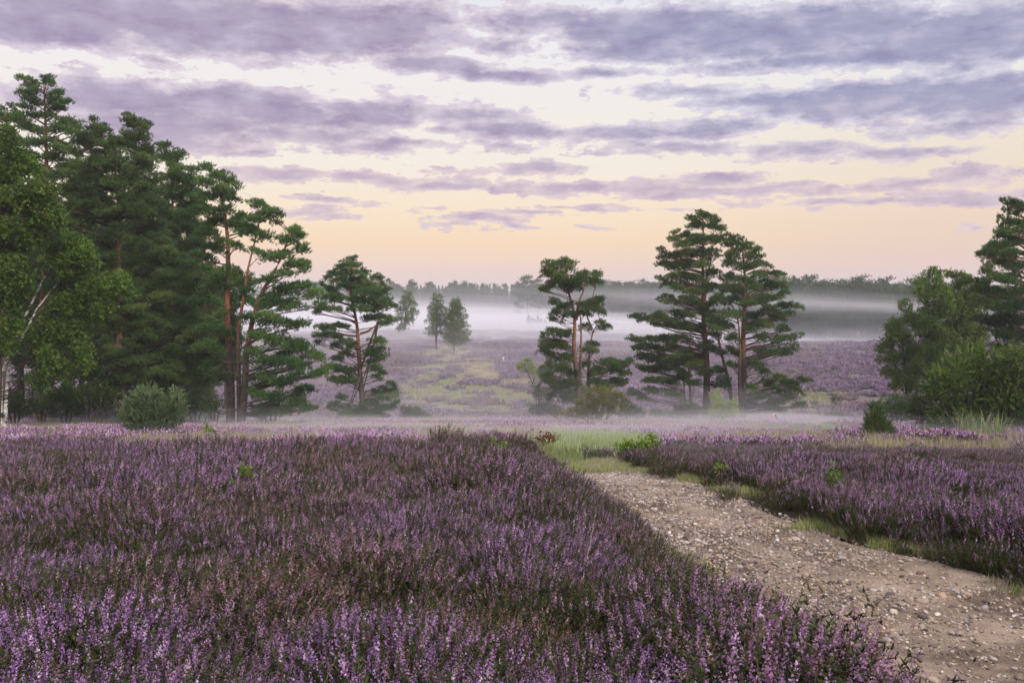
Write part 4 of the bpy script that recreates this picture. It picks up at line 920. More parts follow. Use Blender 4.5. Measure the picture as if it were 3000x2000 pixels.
C2 = PD("1370,290,38,17 1340,330,46,22 1410,320,46,22 1450,350,56,22 1520,370,38,20 1380,390,66,26 1480,410,56,25 1540,410,28,17 1350,450,56,26 1440,470,66,26 1530,460,52,22 1590,470,23,12 1330,540,56,28 1420,550,66,26 1520,530,56,25 1600,520,46,22 1660,520,38,18 1330,600,56,30 1410,620,66,30 1500,600,56,30 1590,590,66,30 1670,590,42,22 1290,660,46,26 1370,690,66,30 1470,690,66,30 1570,670,66,30 1650,660,56,25 1700,640,28,13 1600,740,66,30 1690,720,56,22 1760,715,38,16 1500,770,56,30 1400,770,56,27 1650,790,56,26 1720,770,38,18 1310,770,46,26 1580,830,56,26 1680,860,46,25 1480,850,46,26 1330,850,56,26 1260,850,46,22 1560,910,56,26 1650,930,56,28 1730,930,46,26 1770,900,24,16 1620,1000,46,25 1690,1000,46,22 1740,980,36,26 1530,1000,38,16 1360,920,46,26 1370,1000,46,25 1350,1080,38,22 1520,1080,46,22 1560,1120,46,22 1480,1060,28,16 1650,1160,46,19 1720,1190,64,24 1800,1180,46,19 1750,1230,56,17 1600,1200,46,19 1660,1240,46,19 1700,1290,64,22 1780,1330,46,15 1640,1310,56,22 1560,1270,46,26 1500,1240,42,26 1480,1330,46,25 1580,1350,56,25 1650,1360,46,17")
C3 = PD("1310,1170,46,22 1320,1220,46,20 1280,1110,40,20 1260,700,50,26 1300,820,50,26 1260,900,46,22 1290,1000,44,20 1180,1130,46,22 1240,980,46,22")
make_pine('pine_tree', 'tallest pine of the right-hand clump with long branches reaching left', 68, Z3, [[(1203, 1370), (1207, 1050), (1200, 900), (1192, 700), (1180, 400), (1185, 160)], [(1190, 700), (1235, 450), (1240, 300)]], C1, 2.119, r0=.27, seed=14, dead=8)
make_pine('pine_tree', 'broad dark pine forming the right side of the right-hand clump', 66, Z3, [[(1430, 1410), (1435, 1200), (1440, 900), (1447, 600), (1425, 330)], [(1410, 1380), (1405, 1080), (1390, 760)]], C2, 2.119, r0=.25, seed=15, dead=9)
make_pine('pine_tree', 'pair of thin low stems under the long left branches of the tall pine', 67, Z3, [[(1112, 1345), (1100, 1000), (1105, 800)], [(1088, 1345), (1062, 1150), (1040, 1000)]], C5, 2.119, r0=.13, seed=16, dead=6)
make_pine('pine_tree', 'leaning orange pine trunk between the two largest right-hand pines', 67.5, Z3, [[(1385, 1390), (1330, 1100), (1290, 950), (1265, 850), (1250, 700)]], C3, 2.119, r0=.17, seed=17, dead=3)
# --- forest edge on the left
L1 = PD("100,75,28,10 130,90,28,12 190,75,28,13 200,100,30,13 90,135,33,10 130,125,33,13 240,130,33,15 215,155,38,13 270,175,28,12 130,165,38,10 230,190,43,13 100,195,28,10 80,235,38,12 140,225,38,12 200,225,38,13 270,245,43,14 320,265,33,17 250,275,48,14 170,285,38,13 100,270,38,12 300,295,38,10 140,330,48,15 210,330,45,12 260,360,48,12 220,400,55,16 120,390,50,16 290,420,60,18 160,450,60,18") + env_pads([(430, 90, 330), (600, 60, 360), (900, 60, 420), (1150, 80, 420), (1400, 60, 400)], 46, Z1, 1)
make_pine('pine_tree', 'tallest pine at the far left with a thin open top above the birch', 57, Z1, [[(152, 1462), (160, 1200), (195, 800), (190, 430), (183, 250), (178, 80)]], L1, 1.4, r0=.27, seed=21, dead=6)
make_pine('pine_tree', 'pine with its tip just showing at the left picture edge behind the birch', 60, Z1, [[(20, 1430), (15, 700), (30, 190)]], PD("15,205,18,14 45,192,22,13 72,215,20,11 30,240,40,16 85,250,30,14 -10,230,30,14") + env_pads([(260, -90, 100), (500, -140, 130), (900, -160, 140), (1150, -100, 120)], 44, Z1, 2), 1.4, r0=.24, seed=22)
L2 = env_pads([(235, 366, 392), (270, 350, 470), (320, 300, 530), (400, 270, 560), (480, 245, 600), (560, 240, 620), (640, 260, 610), (720, 300, 540), (800, 330, 500), (900, 340, 560), (1050, 330, 600), (1200, 320, 600), (1380, 330, 600)], 104, Z1, 3, rx=(30, 56), ry=(14, 22)) + PD("300,520,70,24 400,590,80,26 520,590,70,26 420,500,80,24 330,640,60,20 560,600,50,22 480,500,60,20")
make_pine('pine_tree', 'big pine with bright plate-like boughs beside the large left birch', 51, Z1, [[(500, 1450), (490, 1150), (487, 870), (487, 650), (482, 480), (400, 260)]], L2, 1.4, r0=.24, seed=23, dead=10)
L3 = PD('545,262,24,14 580,285,26,14 520,300,30,16 560,315,36,18 600,320,26,16 600,360,30,16') + env_pads([(222, 505, 545), (250, 495, 590), (290, 500, 625), (350, 480, 632), (430, 500, 650), (520, 480, 690), (650, 480, 700), (800, 500, 700), (950, 470, 720), (1080, 440, 720), (1380, 440, 720)], 84, Z1, 4)
make_pine('pine_tree', 'pine with a double spiky top second highest in the left forest edge', 58, Z1, [[(560, 1440), (570, 1100), (558, 700), (545, 230)]], L3, 1.4, r0=.23, seed=24, dead=6)
L4 = env_pads([(340, 640, 668), (370, 645, 740), (400, 650, 792), (460, 650, 815), (550, 640, 830), (700, 650, 840), (850, 640, 870), (1000, 600, 860), (1150, 580, 880), (1390, 600, 880)], 80, Z1, 5)
make_pine('pine_tree', 'rounded pine in the middle of the sloping left forest edge', 61, Z1, [[(700, 1440), (708, 1100), (705, 900), (705, 500), (680, 350)]], L4, 1.4, r0=.22, seed=25, dead=8)
L5 = PD("850,440,38,15 890,470,46,17 940,490,38,17 850,500,46,17 920,530,50,18 970,520,24,13 870,560,56,18 950,570,38,16 830,600,46,17 900,620,56,16 880,660,64,20 960,670,56,20 1020,690,46,18 850,700,56,18 900,740,44,13 880,770,46,14 860,870,50,22 930,870,64,26 990,900,56,22 880,930,56,24 840,980,56,24 1000,980,46,22 900,1040,38,22 850,1100,56,25 930,1120,46,22 880,1180,56,25 860,1250,46,25 910,1290,46,22 960,760,36,14 990,640,40,15 820,800,40,18 820,1180,46,22")
make_pine('pine_tree', 'open pine with a straight orange trunk near the right end of the left forest', 51, Z1, [[(945, 1460), (935, 1100), (938, 800), (930, 700), (905, 560), (890, 440)]], L5, 1.4, r0=.24, seed=26, dead=10)
L6 = PD("1060,595,46,16 1100,622,46,16 1050,650,56,18 1130,650,32,15 1020,700,46,16 1080,720,46,16 1200,700,42,16 1230,722,32,13 1180,740,46,15 1240,770,38,15 1140,800,56,16 1220,830,50,16 1060,790,38,15 1160,870,38,12 1250,855,28,10 1070,1000,56,24 1130,980,50,22 1180,930,46,17 1240,930,46,17 1290,960,42,19 1310,1000,24,12 1200,1010,56,19 1090,1060,56,24 1160,1070,56,24 1230,1080,46,19 1050,1130,46,22 1120,1140,56,26 1200,1160,56,25 1250,1190,46,22 1300,1220,42,22 1330,1270,24,22 1150,1230,56,24 1230,1250,56,24 1290,1290,38,17 1080,1230,46,22 1100,1300,56,24 1180,1310,56,25 1250,1350,46,19 1130,1380,56,22 1210,1400,56,22 1060,1370,46,22 1260,1430,38,15 1080,1430,46,18 1160,1440,56,18 1020,940,50,20 1100,900,40,14 1030,1200,44,22 1020,1060,44,20")
make_pine('pine_tree', 'pine leaning out at the right end of the left forest, boughs sweeping low', 49, Z1, [[(985, 1460), (1010, 1200), (1040, 1060), (1070, 950), (1120, 870), (1160, 780), (1190, 690)], [(965, 1460), (970, 1100), (1000, 850), (1060, 640)]], L6, 1.4, r0=.2, seed=27, dead=10)
L7 = env_pads([(720, 590, 700), (800, 540, 760), (900, 520, 800), (1000, 440, 820), (1100, 430, 860), (1200, 480, 880), (1290, 500, 860), (1400, 480, 820)], 84, Z1, 6) + PD("470,1040,60,22 560,1050,70,22 620,1060,50,18 500,1080,50,20 450,990,50,20 540,1000,60,22 520,1330,60,20 450,1300,50,20 570,1340,40,18")
make_pine('pine_tree', 'dark leaning pine with orange bark low in the middle of the left forest', 54, Z1, [[(545, 1450), (552, 1290), (600, 1030), (640, 850), (665, 720)], [(560, 1150), (640, 1120), (720, 1110)]], L7, 1.4, r0=.18, seed=28, dead=14)
L9 = env_pads([(520, 720, 830), (640, 700, 880), (760, 700, 870), (900, 720, 920), (1100, 700, 920), (1300, 700, 900)], 44, Z1, 8)
make_pine('pine_tree', 'dense pine behind the straight orange trunk in the left forest', 63, Z1, [[(865, 1440), (850, 1100), (800, 700), (775, 500)]], L9, 1.4, r0=.2, seed=29, dead=6)
# dark wood behind the forest edge
bgA = make_pine('pine_tree', 'dark pine standing inside the wood behind the left forest edge', 72, Z1, [[(330, 1400), (335, 900), (330, 480)]], env_pads([(470, 280, 380), (560, 230, 430), (700, 200, 470), (900, 200, 470), (1200, 220, 450)], 60, Z1, 9, rx=(34, 60)), 1.4, r0=.22, seed=30, lod=True, tuft=.24, group='dark pines inside the left wood', dead=14)
bgB = make_pine('pine_tree', 'dark pine standing inside the wood behind the left forest edge', 74, Z1, [[(620, 1400), (625, 900), (610, 540)]], env_pads([(540, 560, 660), (640, 520, 720), (800, 500, 760), (1000, 500, 760), (1230, 520, 740)], 52, Z1, 10, rx=(34, 60)), 1.4, r0=.2, seed=31, lod=True, tuft=.24, group='dark pines inside the left wood', dead=14)
for i, (px, D_, rz, sc) in enumerate([(-150, 66, 1, 1.0), (60, 70, 2, 1.0), (190, 79, 3, .95), (300, 84, .5, 1.0), (420, 82, 4, .92), (500, 90, 5, .9), (560, 78, 1.2, .78), (660, 88, 2.2, .75), (-60, 80, 3.3, 1.1), (120, 92, 4.4, 1.1), (360, 96, 5.5, 1.0), (-330, 62, .8, 1.0), (620, 98, 1.9, .75), (240, 68, 2.9, .85), (380, 70, 2.4, .7)]):
    x = (px - 1500) / F * D_; copy_tree((bgA, bgB)[i % 2], (x, D_, T(x, D_) - .05), rz, sc)
for k, (zx, zy, w, h, D_, lb) in enumerate([(60, 1420, 60, 40, 50, 'leftmost, behind the white birch stems'), (170, 1425, 50, 34, 53, 'second from the left'), (270, 1400, 70, 54, 50, 'wide, left of the big straight pine trunk'), (400, 1395, 70, 60, 49, 'tallest, left of the round grey-green bush'),
        (800, 1420, 60, 44, 53, 'just right of the round grey-green bush'), (880, 1430, 40, 30, 52, 'small, left of the straight orange trunk'), (1110, 1440, 60, 30, 50, 'low, right of the twin trunks')]):
    make_juniper('undergrowth_bush', 'undergrowth bush of the left wood, ' + lb, D_, Z1, [(zx - w * .5, zy, w * .5, h * .7), (zx + w * .45, zy + 5, w * .5, h * .6), (zx, zy - h * .4, w * .5, h * .6)], 1.4, seed=150 + k, size=1.5, tip=.3, group='undergrowth bushes of the left wood')
# --- right edge pine
RP = PD("1200,60,24,11 1240,75,38,14 1280,80,38,16 1220,105,28,11 1270,120,38,14 1190,155,28,11 1240,170,46,16 1290,180,38,16 1210,200,38,12 1260,220,46,18 1190,235,42,14 1170,255,38,11 1240,270,56,18 1290,290,38,22 1160,290,28,11 1130,300,33,11 1190,310,56,16 1080,345,38,9 1110,345,38,12 1160,340,46,16 1230,350,56,22 1140,380,46,14 1200,400,56,19 1270,420,56,26 1110,440,38,14 1080,500,52,20 1150,470,64,26 1230,490,64,30 1060,550,46,19 1120,560,64,26 1210,570,74,30 1290,560,46,30 1100,620,64,26 1180,640,74,30 1270,640,64,30 1060,700,56,24 1150,720,74,30 1250,720,74,30 1200,800,74,30 1280,800,56,30 1180,870,56,26 1260,880,56,26")
RP = RP + [(2 * 1345 - a, b + 12, c, d) for a, b, c, d in RP] + [(1345, 30, 30, 16), (1345, 90, 40, 20), (1340, 180, 50, 22)]
make_pine('pine_tree', 'tall pine cut off by the right picture edge above the junipers', 52, Z4, [[(1345, 1330), (1340, 900), (1350, 500), (1345, 20)]], RP, 1.867, r0=.28, seed=33)

# --- birches and broad-leaved trees
LB1 = PD("30,280,50,45 60,360,70,55 10,420,80,60 110,420,55,55 150,500,85,55 60,560,100,70 180,600,85,60 120,680,100,70 235,640,38,34 30,680,80,60 -60,500,80,90 -90,700,90,90 40,790,80,70 80,870,70,70 30,950,70,70 60,1060,60,60 20,1140,50,60 -60,900,80,90 -50,1100,70,80")
make_broad('birch_tree', 'huge leafy birch at the far left reaching up the picture edge', 40, Z1, [[(-12, 1500), (0, 1290), (-20, 1000), (10, 600), (30, 320)], [(-25, 1500), (-60, 1100), (-70, 700)]], LB1, 1.4, 'birch tree', seed=41, r0=.11, dens=1.5, bk='barkdark')
LB2 = PD("310,725,66,44 350,790,66,60 280,830,86,70 370,900,52,80 320,985,76,78 250,950,78,80 300,1100,64,80 345,1190,36,70 220,1080,66,70 200,1200,56,62 170,1300,54,50 240,1230,50,60 300,760,60,40 470,880,50,44 520,915,28,36 430,955,38,60 400,1010,36,50 230,760,50,40 150,1130,60,60")
make_broad('birch_tree', 'weeping birch with white leaning stems in front of the left pines', 42, Z1, [[(-2, 1440), (5, 1290), (45, 1190), (110, 1030), (160, 930), (190, 870), (260, 780)], [(10, 1440), (30, 1250), (75, 1160), (150, 1010), (240, 900)]], LB2, 1.4, 'birch tree', seed=42, r0=.10, dens=1.5)
RB = dict(dens=1.6, tm=LEAFU, matn='broad', bk='barkdark', droop=False)
make_broad('broadleaf_tree', 'low spreading broadleaf tree at the left end of the right-hand wood', 58, Z4, [[(670, 1150), (668, 1100), (660, 1000), (640, 800)], [(665, 1120), (700, 1040), (720, 880)]], PD("660,630,38,32 690,700,66,52 600,725,48,40 570,795,42,36 640,800,72,52 560,850,44,34 600,925,62,44 690,880,70,60 565,990,42,30 640,1020,64,36 600,1065,44,22 690,1050,52,26 720,960,60,44 520,860,20,14 520,920,14,12"), 1.867, 'broadleaf tree', seed=51, **RB)
make_broad('broadleaf_tree', 'rounded light green tree in the middle of the right-hand wood', 60, Z4, [[(800, 1160), (800, 900), (780, 600)]], PD("800,450,44,22 740,490,42,34 830,500,54,36 765,560,64,46 850,560,64,52 800,670,74,60 870,650,60,60 800,790,80,62 760,880,70,60 820,930,72,44 860,840,66,60 750,980,66,44 780,740,60,50 840,1010,60,44"), 1.867, 'broadleaf tree', seed=52, **RB)
make_broad('birch_tree', 'wide birch with wispy upper twigs at the back of the right-hand wood', 62, Z4, [[(950, 1160), (960, 900), (950, 550)]], PD("900,432,30,14 940,440,44,18 985,455,30,14 960,485,54,32 1010,470,30,20 900,560,66,54 985,570,70,54 1050,520,54,52 930,650,80,60 1020,640,76,60 900,740,70,60 980,730,80,64 1060,760,70,60 930,830,80,60 1020,860,80,60 960,930,80,60"), 1.867, 'birch tree', matn='broad', seed=53, dens=1.1)
# misty birches in the valley
make_broad('birch_tree', 'left one of the two small misty birches, its trunk bare at the base', 190, Z2, [[(1070, 697), (1070, 650), (1078, 540), (1080, 400)]], PD("1078,385,30,20 1080,420,44,26 1060,460,50,28 1105,470,40,28 1045,500,46,26 1090,520,54,30 1035,545,42,20 1085,570,56,26 1040,595,36,20 1095,612,44,22 1040,622,30,14 1110,560,30,20"), 2.24, 'birch tree', seed=61, tm=LEAFU, size=2.3, dens=.8, droop=False, bk='barkdark', matn='broad', r0=.22, depth=.9)
make_broad('birch_tree', 'fuller right one of the two small birches, leafy down to the heather', 186, Z2, [[(1187, 716), (1188, 600), (1200, 440)]], PD("1205,415,32,18 1195,440,46,24 1215,470,48,26 1180,490,46,26 1230,510,44,26 1160,530,46,26 1205,550,60,30 1250,570,36,24 1150,580,46,26 1200,600,66,32 1260,625,38,24 1150,640,46,26 1210,660,60,26 1270,655,28,18 1185,690,40,20"), 2.24, 'birch tree', seed=62, tm=LEAFU, size=2.3, dens=1.1, droop=False, bk='barkdark', matn='broad', r0=.22, depth=.9)
make_broad('birch_tree', 'faint birch almost lost in the mist behind the lone pine', 246, Z2, [[(865, 590), (870, 480), (880, 380)]], PD("880,355,30,16 885,385,46,22 860,420,50,26 915,430,44,26 850,465,48,26 910,480,50,28 840,510,40,24 890,530,56,28 860,565,46,22 845,590,36,14"), 2.24, 'birch tree', seed=63, tm=LEAFU, size=2.9, dens=.8, droop=False, bk='barkdark', matn='broad', r0=.25, depth=.9)
# --- shrubs
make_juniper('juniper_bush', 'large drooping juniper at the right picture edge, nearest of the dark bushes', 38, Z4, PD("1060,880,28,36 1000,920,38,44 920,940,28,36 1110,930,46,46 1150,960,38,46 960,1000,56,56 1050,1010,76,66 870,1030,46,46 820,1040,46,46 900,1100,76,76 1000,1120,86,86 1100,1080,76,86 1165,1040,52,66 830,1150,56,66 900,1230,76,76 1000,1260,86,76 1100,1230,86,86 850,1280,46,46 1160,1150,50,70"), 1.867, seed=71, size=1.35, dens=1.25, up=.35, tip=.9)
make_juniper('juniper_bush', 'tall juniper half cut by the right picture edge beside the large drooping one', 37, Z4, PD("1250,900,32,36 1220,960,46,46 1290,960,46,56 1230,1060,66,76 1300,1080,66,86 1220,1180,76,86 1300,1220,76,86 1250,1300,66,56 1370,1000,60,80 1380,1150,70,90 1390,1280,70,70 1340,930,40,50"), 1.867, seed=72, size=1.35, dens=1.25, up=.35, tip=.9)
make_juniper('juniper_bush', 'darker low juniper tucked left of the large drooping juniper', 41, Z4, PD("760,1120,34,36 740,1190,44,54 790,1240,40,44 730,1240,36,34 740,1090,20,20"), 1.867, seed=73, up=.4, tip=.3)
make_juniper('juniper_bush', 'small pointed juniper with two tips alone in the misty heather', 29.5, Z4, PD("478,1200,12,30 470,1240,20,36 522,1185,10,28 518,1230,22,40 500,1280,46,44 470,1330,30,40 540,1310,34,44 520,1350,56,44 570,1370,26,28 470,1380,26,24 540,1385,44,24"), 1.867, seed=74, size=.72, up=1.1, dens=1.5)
make_juniper('juniper_bush', 'hazy round bush behind the small pointed juniper', 48, Z4, PD("600,1170,46,44 640,1200,54,50 690,1160,34,40 570,1210,36,34 650,1225,60,30"), 1.867, 'juniper_grey', seed=75, up=.6)
make_juniper('juniper_bush', 'low bush by the sandy track in front of the far right slope', 74, Z4, PD("265,1262,34,22 295,1240,16,30 240,1262,20,20 310,1265,30,18"), 1.867, seed=76, size=1.3)
make_juniper('juniper_bush', 'tiny bush half way up the right-hand slope', 92, Z4, PD("280,1150,18,12 165,1165,14,9"), 1.867, 'juniper_grey', seed=77, size=1.4)
make_juniper('juniper_bush', 'low pale sprig at the foot of the large drooping juniper', 35, Z4, PD("740,1340,30,18 820,1340,34,18 780,1350,30,12"), 1.867, seed=78, size=.8)
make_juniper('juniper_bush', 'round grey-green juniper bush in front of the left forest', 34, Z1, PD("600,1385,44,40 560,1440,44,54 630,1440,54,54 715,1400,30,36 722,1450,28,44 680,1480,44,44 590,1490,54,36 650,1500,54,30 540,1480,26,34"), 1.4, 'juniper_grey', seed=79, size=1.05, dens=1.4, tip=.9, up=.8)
make_juniper('juniper_bush', 'olive juniper bush at the foot of the slim centre pine', 57, Z3, PD("530,1258,54,30 600,1275,54,36 660,1290,36,36 480,1320,64,36 560,1340,74,40 650,1350,46,36 400,1380,54,26 310,1400,46,16 480,1390,74,26"), 2.119, 'juniper_olive', seed=80, up=.5, tip=.8)
make_juniper('juniper_bush', 'dark low bush right of the olive juniper', 61, Z3, PD("740,1370,44,34 785,1390,34,22 700,1330,28,36 700,1385,40,24"), 2.119, seed=81, tip=.2)
make_juniper('juniper_bush', 'small misty bush between the centre pines and the right-hand clump', 64, Z3, PD("880,1385,26,22 905,1395,26,16 960,1392,44,20 1010,1395,30,14"), 2.119, 'juniper_grey', seed=82)
make_juniper('juniper_bush', 'dark bush under the tallest pine of the right-hand clump', 63, Z3, PD("1060,1360,44,28 1110,1365,50,26 1160,1375,34,24 1080,1385,64,18"), 2.119, seed=83, tip=.2)
make_broad('leafy_bush', 'bright yellow-green bush in front of the right-hand pine clump', 60, Z3, [[(1310, 1420), (1300, 1300)]], PD("1268,1275,26,36 1290,1330,50,44 1250,1350,34,44 1370,1330,34,40 1340,1370,56,34 1290,1390,60,28 1395,1380,24,26 1240,1390,26,20"), 2.119, 'bush', matn='paleshrub', tm=LEAFU, droop=False, bk='barkdark', r0=.05, seed=84, dens=1.3, size=.8)
make_broad('leafy_bush', 'tall hazy grey-green bush just left of the slim centre pine', 76, Z3, [[(160, 1400), (170, 1200), (200, 1100)]], PD("225,1070,44,40 190,1125,46,50 230,1150,50,50 160,1240,46,66 215,1260,50,60 200,1340,60,50 130,1340,36,50 260,1340,60,44"), 2.119, 'bush', matn='juniper_grey', tm=LEAFU, droop=True, bk='barkdark', r0=.08, seed=85, dens=1.2)
make_broad('bare_bush', 'sparse twiggy bush left of the hazy grey-green bush', 80, Z3, [[(150, 1390), (150, 1220), (120, 1130)], [(150, 1250), (90, 1100)]], PD("95,1060,34,24 60,1085,26,16 130,1090,34,24 90,1120,40,20 140,1140,30,24"), 2.119, 'bush', matn='paleshrub', tm=LEAFU, droop=False, bk='barkdark', r0=.06, seed=86, dens=.4)
make_juniper('juniper_bush', 'misty low scrub at the right foot of the lone pine', 69, Z2, PD("860,1130,26,28 920,1150,54,36 980,1175,44,28 890,1180,54,24 1020,1190,30,16"), 2.24, 'juniper_grey', seed=87)
make_juniper('juniper_bush', 'mist-veiled scrub around the foot of the lone pine', 67.5, Z2, PD("470,1180,50,22 540,1170,60,30 620,1180,66,28 700,1190,60,20"), 2.24, seed=88, tip=.2)
# junipers lost in the mist, upright columns
for i, (zx, h, w, lb) in enumerate([(1172, 70, 13, 'leftmost'), (1195, 52, 12, 'second from the left'), (1218, 46, 12, 'middle, lowest'), (1243, 64, 12, 'fourth from the left'), (1270, 42, 16, 'fifth, wide'), (1300, 36, 16, 'rightmost')]):
    Z7 = zoomer(1100, 760, 2.6133)
    make_juniper('column_juniper', lb + ' of the faint upright junipers standing in the mist', ground(*Z7(zx, 501))[1] + i, Z7, [(zx + 3 * math.sin(9 * q + i), 501 - h * q, w * 1.2 * (1.1 - .8 * q), h * .2) for q in (.1, .3, .5, .68, .84)], 2.6133, 'juniper_grey', seed=90 + i, size=1.0, group='faint junipers in the mist', cat='juniper', up=1.6, dens=2.6)
# ---------------------------------------------------------------- far woods
def far_pine(seed, H, W, top=.5, kind='pine'):
    """light pine or spruce shape standing on the origin"""
    r = np.random.default_rng(seed); cr = MB(); tr = MB()
    tr.tube([[0, 0, 0], [.1, 0, H * .5], [0, 0, H * .97]], [.16, .12, .04], 6)
    n = 46 if kind == 'pine' else 84
    for k in range(n):
        u = (k + r.uniform()) / n; z = H * (1 - top * u) if kind == 'pine' else H * (1 - .9 * u); w = W * (.25 + .95 * math.sqrt(u) - .35 * u) if kind == 'pine' else W * (.06 + .85 * u)
        a = r.uniform(0, 6.28); q = w * math.sqrt(r.uniform(.15, 1)); c = np.array([math.cos(a) * q, math.sin(a) * q, z - q * .12]); m = 16
        R = W * r.uniform(.26, .42) * (1 if kind == 'pine' else .25 + .7 * u)
        tr.tube([[0, 0, z - q * .4], c], [.06, .02], 3)
        o = r.normal(size=(m, 3)) * [R * .5, R * .5, R * .2]; d = o / R + [0, 0, .8] + r.normal(size=(m, 3)) * .3
        for t in range(4):
            s_ = np.arange(m) % 4 == t; cr.stamp(NEEDF[t], (c + o)[s_], d[s_], r.uniform(2.0, 3.4, s_.sum()) * (H / 16) * (1 if kind == 'pine' else .45 + .5 * u), np.clip(r.normal(.4, .2, s_.sum()), 0, 1), roll=r.uniform(0, 6.28, s_.sum()))
    return tr, cr
FP = [far_pine(700 + i, 16, 3.4 - .3 * i, .55 + .13 * i) for i in range(3)] + [far_pine(710 + i, 16, 2.7, kind='spruce') for i in range(2)]
YC = {}
def place_far(i, name, label, x, y, sc, rz, cat='pine tree', group=None, cache={}):
    key = i
    if key not in cache:
        root = empty(name, (0, 0, 0)); FP[i][0].build('trunk', M['barkdark'], root); FP[i][1].build('crown', M['pine'], root); cache[key] = root
        root.location = (x, y, T(x, y) - .1); root.rotation_euler = (0, 0, rz); root.scale = (sc,) * 3; tag(root, label, cat, group); return root
    return copy_tree(cache[key], (x, y, T(x, y) - .1), rz, sc, label, group)
# individual tree tops above the mist on the right; rows in zoom 4
for i, (zx, zt, kind, lb) in enumerate([(-55, 470, 0, 'right behind the pine clump'), (0, 462, 1, 'just right of the pine clump'), (48, 457, 3, 'spiky, first clear top right of the pine clump'), (95, 466, 0, 'beside the spiky first top'), (138, 455, 1, 'pointed, second clear top right of the pine clump'),
                            (180, 490, 2, 'low, in the dip of the skyline'), (225, 484, 0, 'rounded, in the middle of the skyline'), (265, 492, 2, 'low, right of the rounded one'), (305, 482, 1, 'between the rounded and the highest tops'), (350, 488, 2, 'left neighbour of the highest top'),
                            (420, 460, 0, 'highest and widest of the row'), (385, 480, 1, 'pressed against the highest top'), (465, 486, 2, 'narrow, right of the highest top'), (510, 505, 1, 'low, in the last gap'), (556, 468, 0, 'open crowned, last before the gap at right'), (600, 515, 2, 'small, at the right end of the row'), (690, 480, 0, 'half hidden by the right-hand wood'), (640, 520, 1, 'low, left of the right-hand wood')]):
    D_ = 288 + (i * 7) % 15; px, py = Z4(zx, zt); p = at(px, py, D_); h = p[2] - T(p[0], D_)
    place_far(kind, 'pine_tree', 'distant pine above the mist, ' + lb, p[0], D_, h / 16.2, i * 1.7, group='distant pines along the misty right skyline')
for i, (px, py) in enumerate([(1545, 806), (1575, 815), (1600, 828), (1520, 835), (1625, 835)]):
    D_ = 400 + 3 * i; p = at(px, py, D_); h = p[2] - T(p[0], D_)
    place_far((0, 1, 0, 2, 1)[i], 'pine_tree', 'distant pine rising out of the far tree line beside the slim centre pine, ' + ['tallest', 'second tallest', 'right-hand lower', 'left-hand low', 'hidden right'][i], p[0], D_, h / 16.2, i * 2.1, group='distant pines by the slim centre pine')
for k in range(16):     # young conifers darkening the floor of the left wood
    D_ = 64 + (k * 5) % 17; px = -160 + k * 52; x = (px - 1500) / F * D_
    place_far(3 + k % 2, 'young_conifer', 'young dark conifer low between the trunks of the left wood', x, D_, .27 + .05 * (k % 3), k * 1.3, cat='young conifer', group='young conifers under the left wood', cache=YC)
for k in range(15):     # the face of the misty wood below the skyline
    D_ = 262 + (k * 7) % 13; x = (.262 + .0125 * k + .004 * math.sin(k * 3)) * D_
    place_far(k % 3, 'pine_tree', 'pine in the misty face of the far right wood, below the skyline trees', x, D_, .56 + .22 * ((k * 37) % 10) / 10, k * 2.3, group='pines in the misty face of the far right wood')
def far_wood():
    P = []; rng = np.random.default_rng(77)
    for k in range(1300):
        y = rng.uniform(455, 560); x = (-.66 + 1.06 * ((k * .61803) % 1) + rng.normal() * .003) * y; P.append((x, y, rng.uniform(.78, 1.12) if rng.uniform() < .8 else rng.uniform(1.0, 1.22)))
    for k in range(340):
        y = rng.uniform(380, 470); x = rng.uniform(.07, .30) * y; P.append((x, y, rng.uniform(.8, 1.05)))
    for k in range(420):
        y = rng.uniform(275, 350); x = (.235 + .425 * ((k * .61803) % 1)) * y; P.append((x, y, rng.uniform(.35, .9) if y < 300 else rng.uniform(.7, 1.0)))
    P = np.array(P); pr = []
    for i in range(5):
        a, b = FP[i]; m = MB(); nv = 0
        for src, mi in ((a, 0), (b, 1)):
            for v, a_ in zip(src.v, src.a): m.v.append(v); m.a.append(a_)
            for f in src.f: m.f.append(f + nv); m.mi.append(np.full(len(f), mi))
            nv += src.n
        m.n = nv; pr.append(m.build('far_tree', [M['barkdark'], M['pine']], link=False))
    n = len(P); idx = np.where((P[:, 0] / P[:, 1] < .1) & (P[:, 1] > 440), rng.choice([3, 4, 3, 4, 1, 2], n), rng.integers(0, 4, n))
    scatter('far_wood', pr, np.stack([P[:, 0], P[:, 1], terr(P[:, 0], P[:, 1]) - .2], -1), lean_euler(rng.uniform(0, 6.28, n), np.zeros(n), np.zeros(n)), P[:, 2] * np.where(P[:, 1] > 440, .93, .95), idx, dict(tint=rng.uniform(0, 1, n)), 'far conifer wood rising out of the mist along the horizon')
    # undergrowth screen at the foot of the right-hand wood
far_wood()

